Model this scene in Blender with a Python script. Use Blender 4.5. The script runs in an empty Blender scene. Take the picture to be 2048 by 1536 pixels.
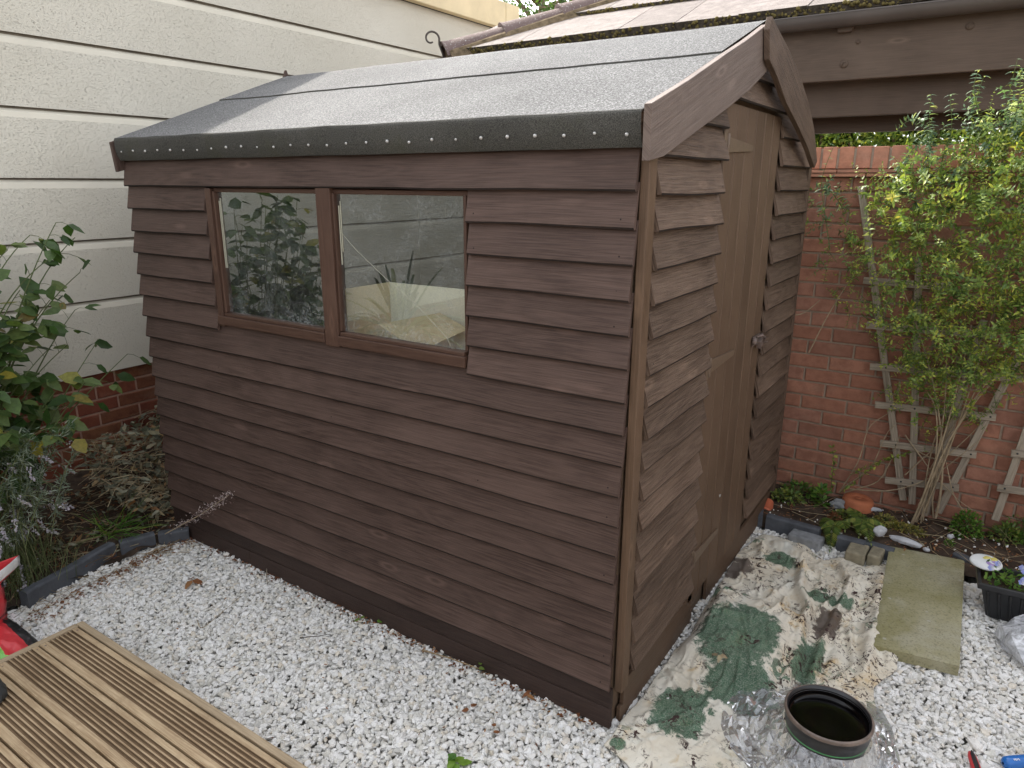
import bpy, bmesh, math, random
import numpy as np
from mathutils import Vector, Matrix, noise as mnoise

# ------------------------------------------------------------------ camera, sky, sun, exposure
scn = bpy.context.scene
COL = scn.collection
CAM_R = np.array([[0.833187, 0.552984, 0.002774], [-0.15414, 0.227421, 0.96152], [-0.531074, 0.801554, -0.274721]])
CAM_C = np.array([0.76709, -1.74434, 1.67863])
CAM_F = 1413.06
cd = bpy.data.cameras.new('camera')
cam = bpy.data.objects.new('camera', cd); COL.objects.link(cam)
cd.sensor_width = 36; cd.lens = CAM_F / 2048 * 36; cd.clip_start = 0.02; cd.clip_end = 500
m = np.eye(4); m[:3, 0] = CAM_R[0]; m[:3, 1] = CAM_R[1]; m[:3, 2] = -CAM_R[2]; m[:3, 3] = CAM_C
cam.matrix_world = Matrix(m.tolist())
scn.camera = cam

SUN_TO = Vector((-1.0, 0.5, 1.0)).normalized()
SUN_EL = math.asin(SUN_TO.z); SUN_ROT = math.atan2(SUN_TO.x, SUN_TO.y)
world = bpy.data.worlds.new('World'); scn.world = world; world.use_nodes = True
wn = world.node_tree; wn.nodes.clear()
sky = wn.nodes.new('ShaderNodeTexSky'); sky.sky_type = 'NISHITA'; sky.sun_disc = False
sky.sun_elevation = SUN_EL; sky.sun_rotation = SUN_ROT
sky.air_density = 1.0; sky.dust_density = 3.0; sky.ozone_density = 1.0
hs = wn.nodes.new('ShaderNodeHueSaturation'); hs.inputs['Saturation'].default_value = 0.20   # thin white cloud
bg = wn.nodes.new('ShaderNodeBackground'); bg.inputs['Strength'].default_value = 0.15
wo = wn.nodes.new('ShaderNodeOutputWorld')
wn.links.new(sky.outputs[0], hs.inputs['Color']); wn.links.new(hs.outputs[0], bg.inputs['Color'])
wn.links.new(bg.outputs[0], wo.inputs['Surface'])
sd = bpy.data.lights.new('sun', 'SUN'); sd.energy = 2.0; sd.angle = math.radians(1.2); sd.color = (1.0, 0.94, 0.85)
sun = bpy.data.objects.new('sun', sd); COL.objects.link(sun)
sun.rotation_euler = SUN_TO.to_track_quat('Z', 'Y').to_euler(); sun.location = (-6, 4, 9)
vs = scn.view_settings
vs.view_transform = 'Standard'; vs.look = 'None'; vs.gamma = 1.0; vs.exposure = 2.0
scn.render.engine = 'CYCLES'
scn.cycles.max_bounces = 8; scn.cycles.transparent_max_bounces = 16
scn.cycles.caustics_reflective = False; scn.cycles.caustics_refractive = False
scn.cycles.use_denoising = True

# ------------------------------------------------------------------ helpers
rng = np.random.default_rng(11); random.seed(11)
def hit(u, v, ax, val):
    """where the sight line of a photograph point meets the plane axis = val"""
    d = CAM_R.T @ np.array([(u - 1024) / CAM_F, -(v - 768) / CAM_F, 1.0])
    return CAM_C + d * (val - CAM_C[ax]) / d[ax]
def hx(u, v, x=0.0): return hit(u, v, 0, x)
def hy(u, v, y=0.0): return hit(u, v, 1, y)
def hz(u, v, z=0.0): return hit(u, v, 2, z)
def nrm(a): a = np.asarray(a, float); return a / (np.linalg.norm(a) + 1e-12)

class MB:
    def __init__(s): s.v = []; s.f = []; s.uv = []; s.mi = []; s.sm = []
    def add(s, verts, faces, uv=None, m=0, smooth=False):
        o = len(s.v); s.v += [tuple(map(float, p)) for p in verts]
        for k, fc in enumerate(faces):
            s.f.append([i + o for i in fc]); s.mi.append(m); s.sm.append(smooth)
            s.uv.append(uv[k] if uv else [(0, 0)] * len(fc))
    def box(s, c, size, R=None, m=0, long=None, taper=None):
        sx, sy, sz = [q / 2 for q in size]
        P = np.array([[x, y, z] for z in (-sz, sz) for y in (-sy, sy) for x in (-sx, sx)], float)
        L = P.copy()
        if taper: P[4:, :2] *= taper
        if R is not None: P = P @ np.asarray(R).T
        P = P + np.asarray(c, float)
        F = [(0, 2, 3, 1), (4, 5, 7, 6), (0, 1, 5, 4), (2, 6, 7, 3), (0, 4, 6, 2), (1, 3, 7, 5)]
        ax = long if long is not None else int(np.argmax(size))
        ou, ov = random.uniform(0, 40), random.uniform(0, 40)
        o1, o2 = [a for a in (0, 1, 2) if a != ax]
        uv = []
        for fi, f in enumerate(F):
            fa = (2, 2, 1, 1, 0, 0)[fi]
            va = o1 if fa != o1 else o2
            if fa == ax: uv.append([(L[i][o1] + ou, L[i][o2] + ov) for i in f])
            else: uv.append([(L[i][ax] + ou, L[i][va] + ov + 0.3 * fi) for i in f])
        s.add(P, F, uv, m)
    def quad(s, a, b, c, d, m=0, uvs=1.0, smooth=False):
        a, b, c, d = map(np.asarray, (a, b, c, d))
        u = np.linalg.norm(b - a) * uvs; w = np.linalg.norm(d - a) * uvs
        s.add([a, b, c, d], [(0, 1, 2, 3)], [[(0, 0), (u, 0), (u, w), (0, w)]], m, smooth)
    def tube(s, pts, r0, r1=None, n=6, m=0, caps=True, smooth=True):
        pts = [np.asarray(p, float) for p in pts]; r1 = r0 if r1 is None else r1
        K = len(pts); V = []; prev = None
        for i, p in enumerate(pts):
            t = nrm(pts[min(i + 1, K - 1)] - pts[max(i - 1, 0)])
            a = prev if prev is not None else (np.array([0, 0, 1.]) if abs(t[2]) < .9 else np.array([1., 0, 0]))
            a = nrm(a - t * (a @ t)); b = np.cross(t, a); prev = a
            r = r0 + (r1 - r0) * i / max(K - 1, 1)
            V += [p + r * (math.cos(q) * a + math.sin(q) * b) for q in np.linspace(0, 2 * math.pi, n, endpoint=False)]
        F = []; U = []; d = 0
        for i in range(K - 1):
            d2 = d + np.linalg.norm(pts[i + 1] - pts[i])
            for j in range(n):
                F.append((i * n + j, i * n + (j + 1) % n, (i + 1) * n + (j + 1) % n, (i + 1) * n + j))
                U.append([(d, j / n * .1), (d, (j + 1) / n * .1), (d2, (j + 1) / n * .1), (d2, j / n * .1)])
            d = d2
        if caps:
            F.append(tuple(range(n))[::-1]); U.append([(0, 0)] * n)
            F.append(tuple(range((K - 1) * n, K * n))); U.append([(0, 0)] * n)
        s.add(V, F, U, m, smooth)
    def lathe(s, prof, c=(0, 0, 0), n=40, R=None, m=0, smooth=True):
        V = []
        for r, z in prof:
            V += [(r * math.cos(q), r * math.sin(q), z) for q in np.linspace(0, 2 * math.pi, n, endpoint=False)]
        V = np.array(V)
        if R is not None: V = V @ np.asarray(R).T
        V = V + np.asarray(c)
        F = [(i * n + j, i * n + (j + 1) % n, (i + 1) * n + (j + 1) % n, (i + 1) * n + j) for i in range(len(prof) - 1) for j in range(n)]
        s.add(V, F, [[(0, 0)] * 4] * len(F), m, smooth)
    def prism(s, poly, ext, m=0):
        """closed outline (list of 3D points) pushed along vector ext"""
        n = len(poly); P = [np.asarray(p, float) for p in poly]; e = np.asarray(ext, float)
        V = P + [p + e for p in P]
        F = [tuple(range(n))[::-1], tuple(range(n, 2 * n))] + [(i, (i + 1) % n, n + (i + 1) % n, n + i) for i in range(n)]
        ou = random.uniform(0, 40)
        d = nrm(P[1] - P[0]); q = nrm(np.cross(np.cross(d, P[2] - P[0]), d))
        uvf = lambda p: (float((p - P[0]) @ d) + ou, float((p - P[0]) @ q) + float((p - P[0]) @ nrm(e)))
        s.add(V, F, [[uvf(V[i]) for i in f] for f in F], m)
    def grid(s, P, m=0, smooth=True, flip=False, uvs=None):
        """P: (r, c, 3) array"""
        P = np.asarray(P); r, c = P.shape[:2]; F = []
        for i in range(r - 1):
            for j in range(c - 1):
                f = (i * c + j, i * c + j + 1, (i + 1) * c + j + 1, (i + 1) * c + j)
                F.append(f[::-1] if flip else f)
        uv = None
        if uvs is not None:
            fu = np.asarray(uvs).reshape(-1, 2).tolist(); uv = [[tuple(fu[i]) for i in f] for f in F]
        s.add(P.reshape(-1, 3), F, uv, m, smooth)
    def board(s, P0, al, up, nm, L, H, th=.010, out0=.004, out1=.018, seg=.16, m=0, wav=.0025, end=.004, nails=(), cm=1):
        """feather-edge board: P0 = bottom start on the wall plane; runs L along al, H up; foot stands out1 proud"""
        al, up, nm, P0 = map(lambda q: np.asarray(q, float), (al, up, nm, P0))
        K = max(2, int(L / seg) + 1); ts = np.linspace(0, L, K); ph = random.uniform(0, 100)
        V = []
        e0, e1 = random.uniform(-end, end), random.uniform(-end, end)
        for i, t in enumerate(ts):
            w = wav * mnoise.noise(Vector((t * 3.1, ph, 0))) * 1.6; o = wav * .8 * mnoise.noise(Vector((t * 1.7, ph, 9)))
            tt = t + (e0 if i == 0 else 0) + (e1 if i == K - 1 else 0)
            b = P0 + al * tt
            V += [b + up * H + nm * out0, b + up * (w + .0056) + nm * (out1 + o), b + up * w + nm * (out1 + o - .0026), b + up * w + nm * (out1 + o - th), b + up * H + nm * (out0 - th * .5)]
        ou, ov = random.uniform(0, 60), random.uniform(0, 60); F = []; U = []; MI = []
        vv = [0, H, H + .004, H + th, 2 * H, 2 * H + th]
        for i in range(K - 1):
            for k in range(5):
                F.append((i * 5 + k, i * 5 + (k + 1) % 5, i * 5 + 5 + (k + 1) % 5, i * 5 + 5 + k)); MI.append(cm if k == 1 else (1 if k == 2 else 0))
                U.append([(ts[i] + ou, vv[k] + ov), (ts[i] + ou, vv[k + 1] + ov), (ts[i + 1] + ou, vv[k + 1] + ov), (ts[i + 1] + ou, vv[k] + ov)])
        F += [(4, 3, 2, 1, 0), tuple(5 * (K - 1) + q for q in range(5))]; U += [[(ou, ov), (ou, ov + .01), (ou + .01, ov), (ou, ov), (ou, ov)]] * 2; MI += [0, 0]
        if np.dot(np.cross(al, up), nm) > 0: F = [f[::-1] for f in F]; U = [u[::-1] for u in U]
        k0 = len(s.mi); s.add(V, F, U, m); s.mi[k0:] = MI
        for t in nails:
            hgt = .024 + random.uniform(-.004, .004); c = P0 + al * (t + random.uniform(-.006, .006)) + up * hgt + nm * (out1 + (out0 - out1) * hgt / H + .0006)
            fu = nrm(up * H + nm * (out0 - out1)); D = [c + .0026 * (math.cos(q) * al + math.sin(q) * fu) for q in np.linspace(0, 2 * math.pi, 7)[:6]]
            s.add(D, [tuple(range(6)), tuple(range(6))[::-1]][:1], None, 1)
    def build(s, name, mats, parent=None, bevel=0):
        me = bpy.data.meshes.new(name); me.from_pydata(s.v, [], s.f)
        me.polygons.foreach_set('material_index', s.mi); me.polygons.foreach_set('use_smooth', s.sm)
        uvl = me.uv_layers.new(name='UVMap'); fl = [c for f in s.uv for p in f for c in p]
        uvl.data.foreach_set('uv', fl)
        return link(name, me, mats, parent, bevel)
def link(name, me, mats, parent=None, bevel=0):
    for q in (mats if isinstance(mats, (list, tuple)) else [mats]): me.materials.append(q)
    me.update()
    o = bpy.data.objects.new(name, me); COL.objects.link(o)
    if bevel:
        b = o.modifiers.new('edge', 'BEVEL'); b.width = bevel; b.segments = 2; b.limit_method = 'ANGLE'; b.angle_limit = .7
    if parent: o.parent = parent; o.matrix_parent_inverse = parent.matrix_world.inverted()
    return o
def tri_mesh(name, V, T, mats, parent=None, smooth=False, mi=None):
    """fast mesh from arrays; T is (n, k)"""
    V = np.ascontiguousarray(V, np.float32); T = np.ascontiguousarray(T, np.int32); k = T.shape[1]
    me = bpy.data.meshes.new(name)
    me.vertices.add(len(V)); me.vertices.foreach_set('co', V.ravel())
    me.loops.add(T.size); me.loops.foreach_set('vertex_index', T.ravel())
    me.polygons.add(len(T)); me.polygons.foreach_set('loop_start', np.arange(0, T.size, k, dtype=np.int32))
    me.polygons.foreach_set('loop_total', np.full(len(T), k, np.int32))
    if mi is not None: me.polygons.foreach_set('material_index', np.ascontiguousarray(mi, np.int32))
    me.polygons.foreach_set('use_smooth', np.full(len(T), smooth))
    me.update(calc_edges=True)
    return link(name, me, mats, parent)
def thing(name, label, cat, loc=(0, 0, 0), group=None):
    o = bpy.data.objects.new(name, None); COL.objects.link(o); o.empty_display_size = .1
    o.location = loc; tag(o, label, cat, group)
    bpy.context.view_layer.update()
    return o
def tag(o, label, cat, group=None):
    o['label'] = label; o['category'] = cat
    if group: o['group'] = group
    return o
def kind(o, k): o['kind'] = k; return o
def put(o, base):
    """move the origin of a finished mesh to base without moving the mesh"""
    b = Vector(base); o.data.transform(Matrix.Translation(-b)); o.location = b; return o

LEAF_T = np.array([[0, 0, 0], [.28, -.5, 0], [.28, 0, -.10], [.28, .5, 0], [.66, -.40, 0], [.66, 0, -.08], [.66, .40, 0], [1, 0, 0]])
LEAF_F = np.array([[0, 1, 2], [0, 2, 3], [1, 4, 5], [1, 5, 2], [2, 5, 6], [2, 6, 3], [4, 7, 5], [5, 7, 6]])
def leaf_arrays(P, D, U, L, W, curl=.25):
    """P, D, U: (n,3) base, direction, rough up; L, W sizes"""
    P, D, U = (np.asarray(q, float) for q in (P, D, U)); n = len(P)
    L = np.broadcast_to(np.asarray(L, float), (n,)); W = np.broadcast_to(np.asarray(W, float), (n,)); curl = np.broadcast_to(np.asarray(curl, float), (n,))
    D = D / (np.linalg.norm(D, axis=1, keepdims=True) + 1e-9)
    S = np.cross(D, U); S /= np.linalg.norm(S, axis=1, keepdims=True) + 1e-9
    N = np.cross(S, D)
    t = LEAF_T
    a = t[None, :, 0] * L[:, None]; b = t[None, :, 1] * W[:, None]; c = t[None, :, 2] * W[:, None] - curl[:, None] * L[:, None] * t[None, :, 0] ** 2
    V = P[:, None] + a[..., None] * D[:, None] + b[..., None] * S[:, None] + c[..., None] * N[:, None]
    F = LEAF_F[None] + (np.arange(n) * 8)[:, None, None]
    return V.reshape(-1, 3), F.reshape(-1, 3)
class Leaves:
    def __init__(s): s.P = []; s.D = []; s.U = []; s.L = []; s.W = []; s.C = []
    def add(s, p, d, u, l, w, c=.25): s.P.append(p); s.D.append(d); s.U.append(u); s.L.append(l); s.W.append(w); s.C.append(c)
    def build(s, name, mat, parent=None):
        V, F = leaf_arrays(s.P, s.D, s.U, s.L, s.W, s.C)
        return tri_mesh(name, V, F, mat, parent, smooth=True)
def rv(s=1.0): return rng.normal(size=3) * s
def bez(a, b, c, n=8):
    a, b, c = map(lambda q: np.asarray(q, float), (a, b, c))
    return [(1 - t) ** 2 * a + 2 * t * (1 - t) * b + t * t * c for t in np.linspace(0, 1, n)]
def ico(sub=1):
    bm = bmesh.new(); bmesh.ops.create_icosphere(bm, subdivisions=sub, radius=1)
    V = np.array([v.co[:] for v in bm.verts]); F = np.array([[v.index for v in f.verts] for f in bm.faces]); bm.free(); return V, F
def lump(c, r, seed=0, sub=3, rough=.25, freq=1.6, R=None):
    V, F = ico(sub); r = np.asarray(r, float) * np.ones(3)
    k = np.array([1 + rough * mnoise.fractal(Vector(v * freq) + Vector((seed * 7.3, seed, 0)), 1.0, 2.0, 3) for v in V])
    V = V * k[:, None] * r
    if R is not None: V = V @ np.asarray(R).T
    return V + np.asarray(c), F
def rotz(a): c, s = math.cos(a), math.sin(a); return np.array([[c, -s, 0], [s, c, 0], [0, 0, 1.]])
def rotx(a): c, s = math.cos(a), math.sin(a); return np.array([[1., 0, 0], [0, c, -s], [0, s, c]])
def roty(a): c, s = math.cos(a), math.sin(a); return np.array([[c, 0, s], [0, 1., 0], [-s, 0, c]])

# ------------------------------------------------------------------ materials
class NT:
    def __init__(s, name):
        s.mat = bpy.data.materials.new(name); s.mat.use_nodes = True; s.t = s.mat.node_tree; s.t.nodes.clear()
        s.out = s.t.nodes.new('ShaderNodeOutputMaterial')
        s.b = s.t.nodes.new('ShaderNodeBsdfPrincipled'); s.link(s.b.outputs[0], s.out.inputs['Surface'])
    def link(s, a, b): s.t.links.new(a, b)
    def n(s, typ, **kw):
        nd = s.t.nodes.new(typ)
        for k, v in kw.items():
            k2 = k.replace('_', ' ')
            tgt = None
            for i in nd.inputs:
                if i.name.lower() == k2.lower() and i.enabled: tgt = i; break
            if tgt is None: setattr(nd, k, v)
            elif isinstance(v, bpy.types.NodeSocket): s.link(v, tgt)
            else: tgt.default_value = v
        return nd
    def coord(s, which='Object', scale=(1, 1, 1), loc=None):
        tc = s.n('ShaderNodeTexCoord').outputs[which]
        mp = s.n('ShaderNodeMapping'); s.link(tc, mp.inputs[0]); mp.inputs['Scale'].default_value = scale
        if loc is not None:
            if isinstance(loc, bpy.types.NodeSocket): s.link(loc, mp.inputs['Location'])
            else: mp.inputs['Location'].default_value = loc
        return mp.outputs[0]
    def noise(s, vec, scale=5., detail=3., rough=.55, dist=0.): 
        return s.n('ShaderNodeTexNoise', Vector=vec, Scale=scale, Detail=detail, Roughness=rough, Distortion=dist).outputs[0]
    def vor(s, vec, scale=5., feature='F1', out='Distance', rnd=1.0):
        nd = s.t.nodes.new('ShaderNodeTexVoronoi'); nd.feature = feature; s.link(vec, nd.inputs['Vector']); nd.inputs['Scale'].default_value = scale
        nd.inputs['Randomness'].default_value = rnd
        return nd.outputs[out]
    def ramp(s, fac, stops, mode='LINEAR'):
        r = s.t.nodes.new('ShaderNodeValToRGB'); s.link(fac, r.inputs[0]); e = r.color_ramp; e.interpolation = mode
        while len(e.elements) < len(stops): e.elements.new(.5)
        for el, (p, c) in zip(e.elements, stops):
            el.position = p; el.color = (*c, 1) if isinstance(c, (tuple, list)) else (c, c, c, 1)
        return r.outputs[0]
    def mix(s, fac, a, b, blend='MIX'):
        nd = s.t.nodes.new('ShaderNodeMix'); nd.data_type = 'RGBA'; nd.blend_type = blend; nd.clamp_factor = True
        for idx, v in ((0, fac), (6, a), (7, b)):
            i = nd.inputs[idx]
            if isinstance(v, bpy.types.NodeSocket): s.link(v, i)
            elif idx == 0: i.default_value = v
            else: i.default_value = (*v, 1) if isinstance(v, (tuple, list)) else (v, v, v, 1)
        return nd.outputs[2]
    def math(s, op, a, b=0., c=0., clamp=False):
        nd = s.t.nodes.new('ShaderNodeMath'); nd.operation = op; nd.use_clamp = clamp
        for i, v in enumerate((a, b, c)):
            if isinstance(v, bpy.types.NodeSocket): s.link(v, nd.inputs[i])
            else: nd.inputs[i].default_value = v
        return nd.outputs[0]
    def island(s): return s.n('ShaderNodeNewGeometry').outputs['Random Per Island']
    def bump(s, h, strength=.3, dist=.01):
        b = s.t.nodes.new('ShaderNodeBump'); b.inputs['Strength'].default_value = strength; b.inputs['Distance'].default_value = dist
        s.link(h, b.inputs['Height']); s.link(b.outputs[0], s.b.inputs['Normal']); return b
    def set(s, color=None, rough=None, spec=None, **kw):
        def sv(i, v):
            if isinstance(v, bpy.types.NodeSocket): s.link(v, i)
            elif isinstance(v, (tuple, list)): i.default_value = (*v, 1)
            else: i.default_value = v
        if color is not None: sv(s.b.inputs['Base Color'], color)
        if rough is not None: sv(s.b.inputs['Roughness'], rough)
        if spec is not None: sv(s.b.inputs['Specular IOR Level'], spec)
        for k, v in kw.items(): sv(s.b.inputs[k.replace('_', ' ')], v)
        return s.mat

def stained_wood(name, c1, c2, rough=.62, var=.16, bump=.5, knots=True, grain=1.0, wear=None):
    n = NT(name); r = n.island()
    off = n.n('ShaderNodeCombineXYZ', X=n.math('MULTIPLY', r, 37.), Y=n.math('MULTIPLY', r, 91.)).outputs[0]
    uv = n.coord('UV', (1, 1, 1), off)
    mp = n.n('ShaderNodeMapping'); n.link(uv, mp.inputs[0]); mp.inputs['Scale'].default_value = (.9, 7.5, 1)
    rn = n.noise(mp.outputs[0], 1., 2., .45, .35)
    rings = n.math('MULTIPLY', n.math('PINGPONG', n.math('MULTIPLY', rn, 15.), .5), 2.)      # contour lines: cathedral grain
    mf = n.n('ShaderNodeMapping'); n.link(uv, mf.inputs[0]); mf.inputs['Scale'].default_value = (6, 230, 1)
    fib = n.noise(mf.outputs[0], 1., 4., .65)
    saw = n.n('ShaderNodeMapping'); n.link(uv, saw.inputs[0]); saw.inputs['Scale'].default_value = (260, 6, 1)
    sawn = n.noise(saw.outputs[0], 1., 2., .5)
    g = n.mix(.80, rings, n.ramp(fib, [(.30, 0.), (.70, 1.)]))
    col = n.mix(n.ramp(g, [(.25, 0.), (.75, 1.)]), c1, c2)
    patch = n.noise(uv, 2.3, 4., .6, .4)
    col = n.mix(n.math('MULTIPLY', n.ramp(patch, [(.35, 0.), (.75, 1.)]), .45), col, tuple(min(1, q * 1.5 + .006) for q in c2))
    tone = n.ramp(r, [(0, 1 - var), (1, 1 + var * .6)])
    col = n.mix(1., col, tone, 'MULTIPLY')
    h = n.mix(.35, g, sawn)
    if knots:
        mk = n.n('ShaderNodeMapping'); n.link(uv, mk.inputs[0]); mk.inputs['Scale'].default_value = (2.6, 9., 1)
        kd = n.vor(mk.outputs[0], 1.0); kn = n.ramp(kd, [(.03, 1.), (.085, 0.)])
        col = n.mix(n.math('MULTIPLY', kn, .22), col, tuple(q * .5 for q in c1))
        halo = n.ramp(kd, [(.04, 0.), (.09, 1.), (.16, 0.)])
        col = n.mix(n.math('MULTIPLY', halo, .38), col, tuple(q * 1.9 for q in c2))
        h = n.mix(n.math('MULTIPLY', kn, .5), h, 0.9)
    if wear:
        wv = n.noise(n.coord('Object'), 9., 5., .7)
        col = n.mix(n.math('MULTIPLY', n.ramp(wv, [(.52, 0.), (.68, 1.)]), n.ramp(fib, [(.4, 0.), (.65, .7)])), col, wear)
    n.bump(h, bump, .0035 * grain)
    rr = n.ramp(fib, [(.3, rough - .1), (.7, rough + .12)])
    return n.set(col, rr, .25)

M = {}
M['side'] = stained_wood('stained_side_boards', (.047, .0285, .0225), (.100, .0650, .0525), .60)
M['plinth'] = stained_wood('dark_plinth', (.032, .0198, .016), (.056, .036, .0295), .6, knots=False)  # plinth boards in a darker brown than the side boards
M['front'] = stained_wood('front_lit_stain', (.070, .043, .029), (.168, .115, .083), .60, var=.26, bump=1.0, grain=1.5)  # side stain again, with the door end's warmer light put in its colour
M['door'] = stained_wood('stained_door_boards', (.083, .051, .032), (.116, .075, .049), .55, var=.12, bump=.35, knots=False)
M['edge'] = stained_wood('dark_lap_shade_and_nails', (.016, .011, .009), (.026, .018, .015), .7)  # paints the dark shade line under board laps; also colours nail heads
M['trim'] = stained_wood('stained_trim', (.058, .030, .021), (.088, .050, .035), .5, var=.15, bump=.3)
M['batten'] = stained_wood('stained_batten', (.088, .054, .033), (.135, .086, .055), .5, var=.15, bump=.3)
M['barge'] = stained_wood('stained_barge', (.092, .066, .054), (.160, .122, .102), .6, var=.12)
M['inside'] = stained_wood('bare_inner_boards', (.09, .058, .038), (.14, .098, .066), .7)
M['carport'] = stained_wood('brown_carport_timber', (.074, .050, .035), (.104, .073, .053), .6, var=.15, bump=.25)
M['oldwood'] = stained_wood('weathered_trellis', (.22, .185, .14), (.42, .36, .285), .8, var=.25, bump=.9)
M['deck'] = stained_wood('deck_board', (.27, .178, .098), (.47, .36, .228), .55, var=.22, bump=.4, wear=(.17, .10, .055))
M['deckgroove'] = stained_wood('dirty_deck_groove', (.105, .066, .036), (.20, .132, .077), .8, var=.2, bump=.4)
M['decktrim'] = stained_wood('deck_trim', (.27, .20, .125), (.42, .33, .22), .55, var=.1, bump=.3)

def mk_render():
    n = NT('cream_roughcast'); c = n.coord()
    big = n.noise(c, 1.3, 3.); fine = n.noise(c, 150., 4., .65, .4); pits = n.vor(c, 70.)
    col = n.mix(n.ramp(big, [(.3, 0.), (.7, 1.)]), (.62, .58, .485), (.69, .65, .555))
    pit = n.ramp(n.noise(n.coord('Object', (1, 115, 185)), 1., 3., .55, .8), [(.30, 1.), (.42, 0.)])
    col = n.mix(n.math('MULTIPLY', n.math('MULTIPLY', pit, .22), n.ramp(n.noise(c, 2.6, 4., .6), [(.32, .35), (.66, 1.)])), col, (.34, .31, .25))  # pits coloured darker to stand in for their shading
    h = n.mix(.5, fine, n.math('SUBTRACT', 1., pit)); n.bump(h, .8, .008)
    return n.set(col, .85, .25)
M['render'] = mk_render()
def mk_plain(name, color, rough=.6, spec=.4, var=.12, scale=8., bump=.0, bscale=60., **kw):
    n = NT(name); c = n.coord(); x = n.noise(c, scale, 4., .6)
    col = n.mix(n.ramp(x, [(.3, 0.), (.7, 1.)]), tuple(q * (1 - var) for q in color), tuple(min(1, q * (1 + var)) for q in color))
    if bump: n.bump(n.noise(c, bscale, 4., .6), bump, .004)
    return n.set(col, rough, spec, **kw)
M['groove'] = mk_plain('smooth_render_margin', (.68, .635, .53), .8, .2, .06, 3., .2, 120.)
M['grooveshade'] = mk_plain('groove_shadow_colour', (.22, .192, .152), .9, .1, .2, 6.)  # dark colour that paints the shadow line into the wall grooves
M['coping'] = mk_plain('sandstone_coping', (.70, .58, .37), .8, .25, .10, 4., .35, 50.)
def mk_brick(name, a, b, c3, rough=.8):
    n = NT(name); r = n.island(); c = n.coord()
    col = n.ramp(r, [(0, a), (.45, b), (.8, c3), (1, tuple(q * .7 for q in a))])
    x = n.noise(c, 22., 5., .65); y = n.noise(n.coord('Object', (1, 1, 3)), 6., 3.)
    col = n.mix(n.ramp(x, [(.35, .55), (.6, 0.)]), col, tuple(q * .55 for q in a), 'MIX')
    col = n.mix(n.ramp(y, [(.55, 0.), (.8, .35)]), col, (.30, .22, .16))
    n.bump(n.noise(c, 130., 4., .7), .6, .004)
    return n.set(col, rough, .25)
M['brick'] = mk_brick('red_brown_brick', (.33, .148, .096), (.41, .195, .130), (.34, .168, .120))
M['brick2'] = mk_brick('dark_red_brick', (.20, .058, .036), (.25, .080, .046), (.24, .10, .05))
M['copbrick'] = mk_brick('orange_coping_brick', (.44, .20, .125), (.50, .235, .15), (.46, .22, .15))
M['mortar'] = mk_plain('mortar', (.33, .26, .20), .9, .15, .15, 30., .6, 200.)
M['mortar2'] = mk_plain('pink_mortar', (.40, .25, .19), .9, .15, .15, 30., .6, 200.)
def mk_felt(name, moss):
    n = NT(name); c = n.coord()
    g = n.noise(c, 170., 3., .75); g2 = n.noise(c, 420., 2., .7); big = n.noise(c, 2., 3.)
    col = n.ramp(g, [(.36, .026), (.5, .080), (.62, .29)])
    col = n.mix(.35, col, n.ramp(g2, [(.35, .05), (.65, .24)]))
    col = n.mix(1., col, n.ramp(big, [(.3, .85), (.7, 1.1)]), 'MULTIPLY')
    if moss:
        col = n.mix(1., n.ramp(n.noise(c, 420., 3., .7), [(.35, (.028, .0275, .0245)), (.65, (.112, .108, .096))]), n.ramp(big, [(.3, .8), (.7, 1.15)]), 'MULTIPLY')
        mm = n.noise(c, 5., 5., .7); col = n.mix(n.ramp(mm, [(.52, 0.), (.74, .4)]), col, (.060, .060, .030))
    n.bump(n.mix(.4, g, g2), .8, .005)
    return n.set(col, .88, .12)
M['felt'] = mk_felt('mineral_roof_felt', False); M['feltedge'] = mk_felt('algae_stained_felt', True)
M['nail'] = mk_plain('galvanised_nail', (.50, .49, .47), .45, .5, .1, Metallic=.4)
M['hinge'] = mk_plain('painted_hinge', (.135, .092, .062), .45, .5, .15, 40., .2, 90.)
M['black'] = mk_plain('black_gap', (.012, .011, .010), .9, .1)
M['soil'] = mk_plain('dark_soil', (.062, .044, .032), .95, .15, .5, 14., 1.0, 45.)
M['slate'] = mk_plain('grey_edging', (.085, .092, .105), .65, .35, .25, 18., .5, 60.)
M['terracotta'] = mk_plain('terracotta', (.40, .135, .065), .75, .3, .2, 12., .3, 90.)
M['orangeclay'] = mk_plain('orange_clay', (.48, .13, .065), .6, .35, .12, 12.)
M['card'] = mk_plain('cardboard', (.62, .50, .32), .8, .2, .06, 3.)
M['cardpale'] = mk_plain('pale_cardboard', (.84, .78, .64), .75, .2, .05, 3.)
M['metal'] = mk_plain('dull_metal', (.16, .12, .105), .5, .5, .2, 40., .3, 90., Metallic=.35)
M['paleline'] = mk_plain('pale_glint_and_crack', (.48, .46, .36), .5)
M['blackplastic'] = mk_plain('black_plastic', (.022, .023, .025), .42, .5, .2, 20.)
M['white'] = mk_plain('white_print', (.80, .80, .80), .5)
M['red'] = mk_plain('red_print', (.62, .045, .055), .4, .5, .1)
M['greenp'] = mk_plain('green_print', (.24, .58, .13), .4, .5, .25, 20.)
M['blackp'] = mk_plain('black_print', (.02, .02, .022), .4, .5)
M['darkred'] = mk_plain('dark_red_print', (.25, .02, .03), .4)
M['blue'] = mk_plain('blue_plastic', (.02, .13, .42), .22, .5, .1)
M['redgrip'] = mk_plain('red_plastic', (.50, .045, .05), .4)
M['gutter'] = mk_plain('brown_gutter', (.085, .070, .062), .4, .5, .12, 5.)
M['iron'] = mk_plain('rusty_iron', (.075, .06, .05), .7, .4, .3, 40.)
M['whitestone'] = mk_plain('white_stone', (.50, .51, .54), .7, .3, .2, 20., .5, 60.)
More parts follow.
